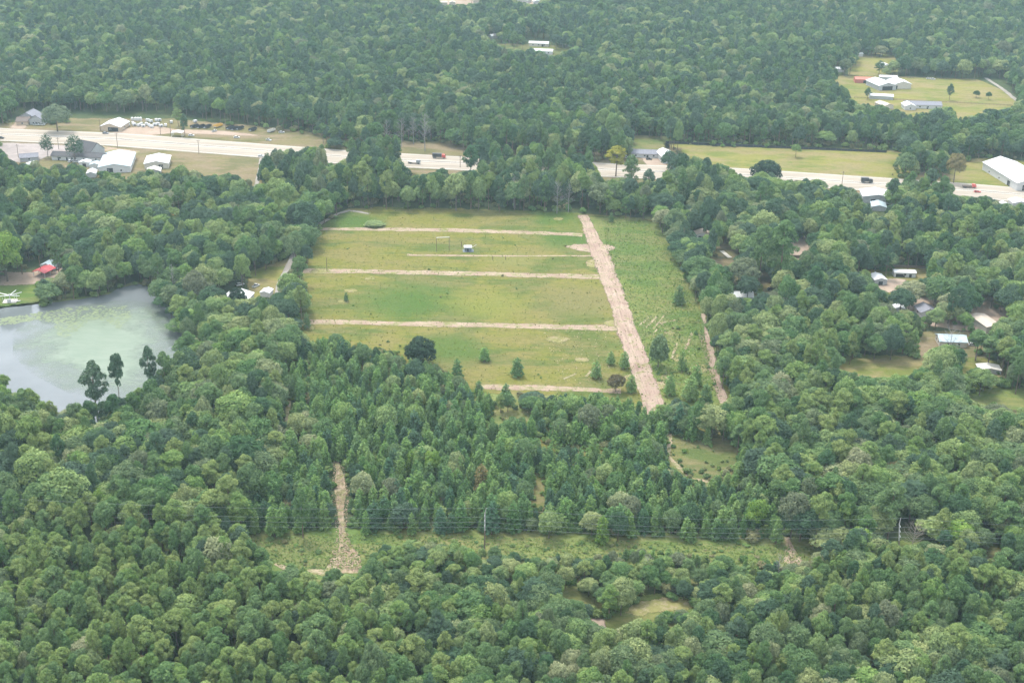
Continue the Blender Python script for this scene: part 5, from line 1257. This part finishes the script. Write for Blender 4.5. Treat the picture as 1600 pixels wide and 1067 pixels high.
# white radiating frame on the pond lawn
o = thing('garden_frame', 'white frame with radiating arms on the lawn by the pond', 'garden frame', G(16, 471), R(8))
MB().box(-3.4, 3.4, -2.6, 2.6, .12, .3).build('deck', M['pale_wood'], o)
for x in (-2.9, 2.9):
    for y in (-2.2, 2.2): MB().tube([(x, y, .3), (x, y, 3.1)], .12, 5).build('post', M['white_paint'], o)
for a in (25, 70, 155, 205, 335): MB().tube([(0, 0, 3.3), (math.cos(R(a)) * 6.2, math.sin(R(a)) * 6.2, 3.9)], [.28, .2], 5).build('arm', M['white_paint'], o)
MB().tube([(0, 0, .3), (0, 0, 4.4)], [.3, .2], 8).build('mast', M['white_paint'], o); MB().box(-.9, .9, -2.4, -1.7, .3, 2.0).build('locker', M['white_wall'], o)
tag(MB().add([G(12, 473, .3), G(32, 470, .3), G(32, 469, .3), G(12, 472, .3), G(12, 473, .5), G(32, 470, .5), G(32, 469, .5), G(12, 472, .5)], [(0, 1, 2, 3), (7, 6, 5, 4), (0, 4, 5, 1), (1, 5, 6, 2), (2, 6, 7, 3), (3, 7, 4, 0)]).build('plank', M['white_paint']), 'white plank lying in front of the radiating frame', 'plank')
g = G(1134, 398); o = thing('footbridge', 'grey narrow deck on the house drive', 'deck', g, R(105))
for k in range(10): MB().box(-6 + k * 1.2, -6 + k * 1.2 + 1.1, -1.3, 1.3, .2, .32).build('plank', M['pale_wood'], o)
for y in (-1.2, 1.2): MB().box(-6, 6, y - .08, y + .08, .05, .19).build('beam', M['wood'], o)

# ------------------------------------------------------------------ loose ground clutter: grass tussocks and mulch (stuff)
def clutter(name, region_polys, n, size, cols, label, cat, up_=.5, y0=320, y1=920):
    mk = raster(region_polys); out = []
    while sum(map(len, out)) < n:
        p, px = sow(y0, y1, 2.0, 350, 1320); p = p[RNG.random(len(p)) < .6]
        p[:, :2] += RNG.normal(0, 2, (len(p), 2)); px, _ = P(p); out.append(p[look(mk, px)])
    p = np.concatenate(out); RNG.shuffle(p); p = p[:n]
    nrm = rnd_dirs(n); nrm[:, 2] = np.abs(nrm[:, 2]) + up_; nrm /= np.linalg.norm(nrm, axis=1)[:, None]
    a = np.cross(nrm, rnd_dirs(n)); a /= np.linalg.norm(a, axis=1)[:, None]; b_ = np.cross(nrm, a); s = size * RNG.uniform(.4, 1.6, n)
    p[:, 2] = s * .35 + .1
    V = np.stack([p + a * (np.cos(t) * s)[:, None] + b_ * (np.sin(t) * s * .6)[:, None] for t in (0, 2.1, 4.2)], 1).reshape(-1, 3)
    me = bpy.data.meshes.new(name); me.from_pydata(V.tolist(), [], np.arange(n * 3).reshape(-1, 3).tolist())
    at = me.attributes.new('lv', 'FLOAT', 'FACE'); at.data.foreach_set('value', RNG.random(n).astype(np.float32))
    me.materials.append(leaf_mat(name + '_blades', cols, .25)); o = bpy.data.objects.new(name, me); C.objects.link(o); tag(o, label, cat, kind='stuff')
clutter('tall_grass', [FIELD], 16000, .38, [(.13, .16, .05), (.15, .17, .055)], 'scattered taller grass tussocks over the mown field', 'grass')
clutter('tall_grass', [[(1000, 345), (1035, 365), (1095, 500), (1125, 620), (1040, 630), (1000, 530), (950, 400), (940, 345)]], 9000, .5, [(.10, .17, .04), (.12, .18, .045)], 'rough weeds in the green strip right of the road', 'grass')
clutter('tall_grass', [[(392, 842), (560, 834), (700, 836), (930, 845), (1230, 852), (1290, 858), (1270, 900), (1100, 900), (900, 890), (700, 870), (570, 890), (440, 890)]], 9000, .42, [(.12, .175, .05), (.15, .19, .06)], 'rough light green weeds under the power line', 'grass')
clutter('wood_debris', [[(522, 720), (534, 720), (546, 765), (542, 830), (570, 895), (512, 885), (526, 840), (518, 770)], [(1228, 840), (1234, 840), (1246, 890), (1234, 890)], [(1090, 520), (1102, 520), (1132, 625), (1120, 625)]], 2000, .38,
        [(.30, .23, .16), (.38, .30, .21)], 'pale broken wood debris lying on the dirt paths', 'debris', 1.2)
clutter('wood_debris', [[(1000, 505), (1040, 490), (1060, 500), (1100, 560), (1110, 620), (1030, 620), (1015, 560)], [(770, 640), (830, 640), (828, 655), (775, 655)], [(845, 510), (950, 505), (955, 600), (880, 600)]], 900, .34,
        [(.32, .27, .18), (.36, .3, .2)], 'pale mulch scraps scattered in the field grass', 'debris', 1.2)

# ------------------------------------------------------------------ haze
hb = MB().box(-E - 20, E + 20, -E - 20, E + 20, -1, CAM_H + 6)
mt, n, out = newmat('haze')
pv = n.nodes.new('ShaderNodeVolumePrincipled'); pv.inputs['Color'].default_value = (.62, .84, .93, 1); pv.inputs['Density'].default_value = HAZE_DENSITY; pv.inputs['Anisotropy'].default_value = 0.2
n.links.new(pv.outputs[0], out.inputs['Volume'])
tag(hb.build('haze', mt), 'thin bluish haze filling the air over the woods', 'haze', kind='stuff')
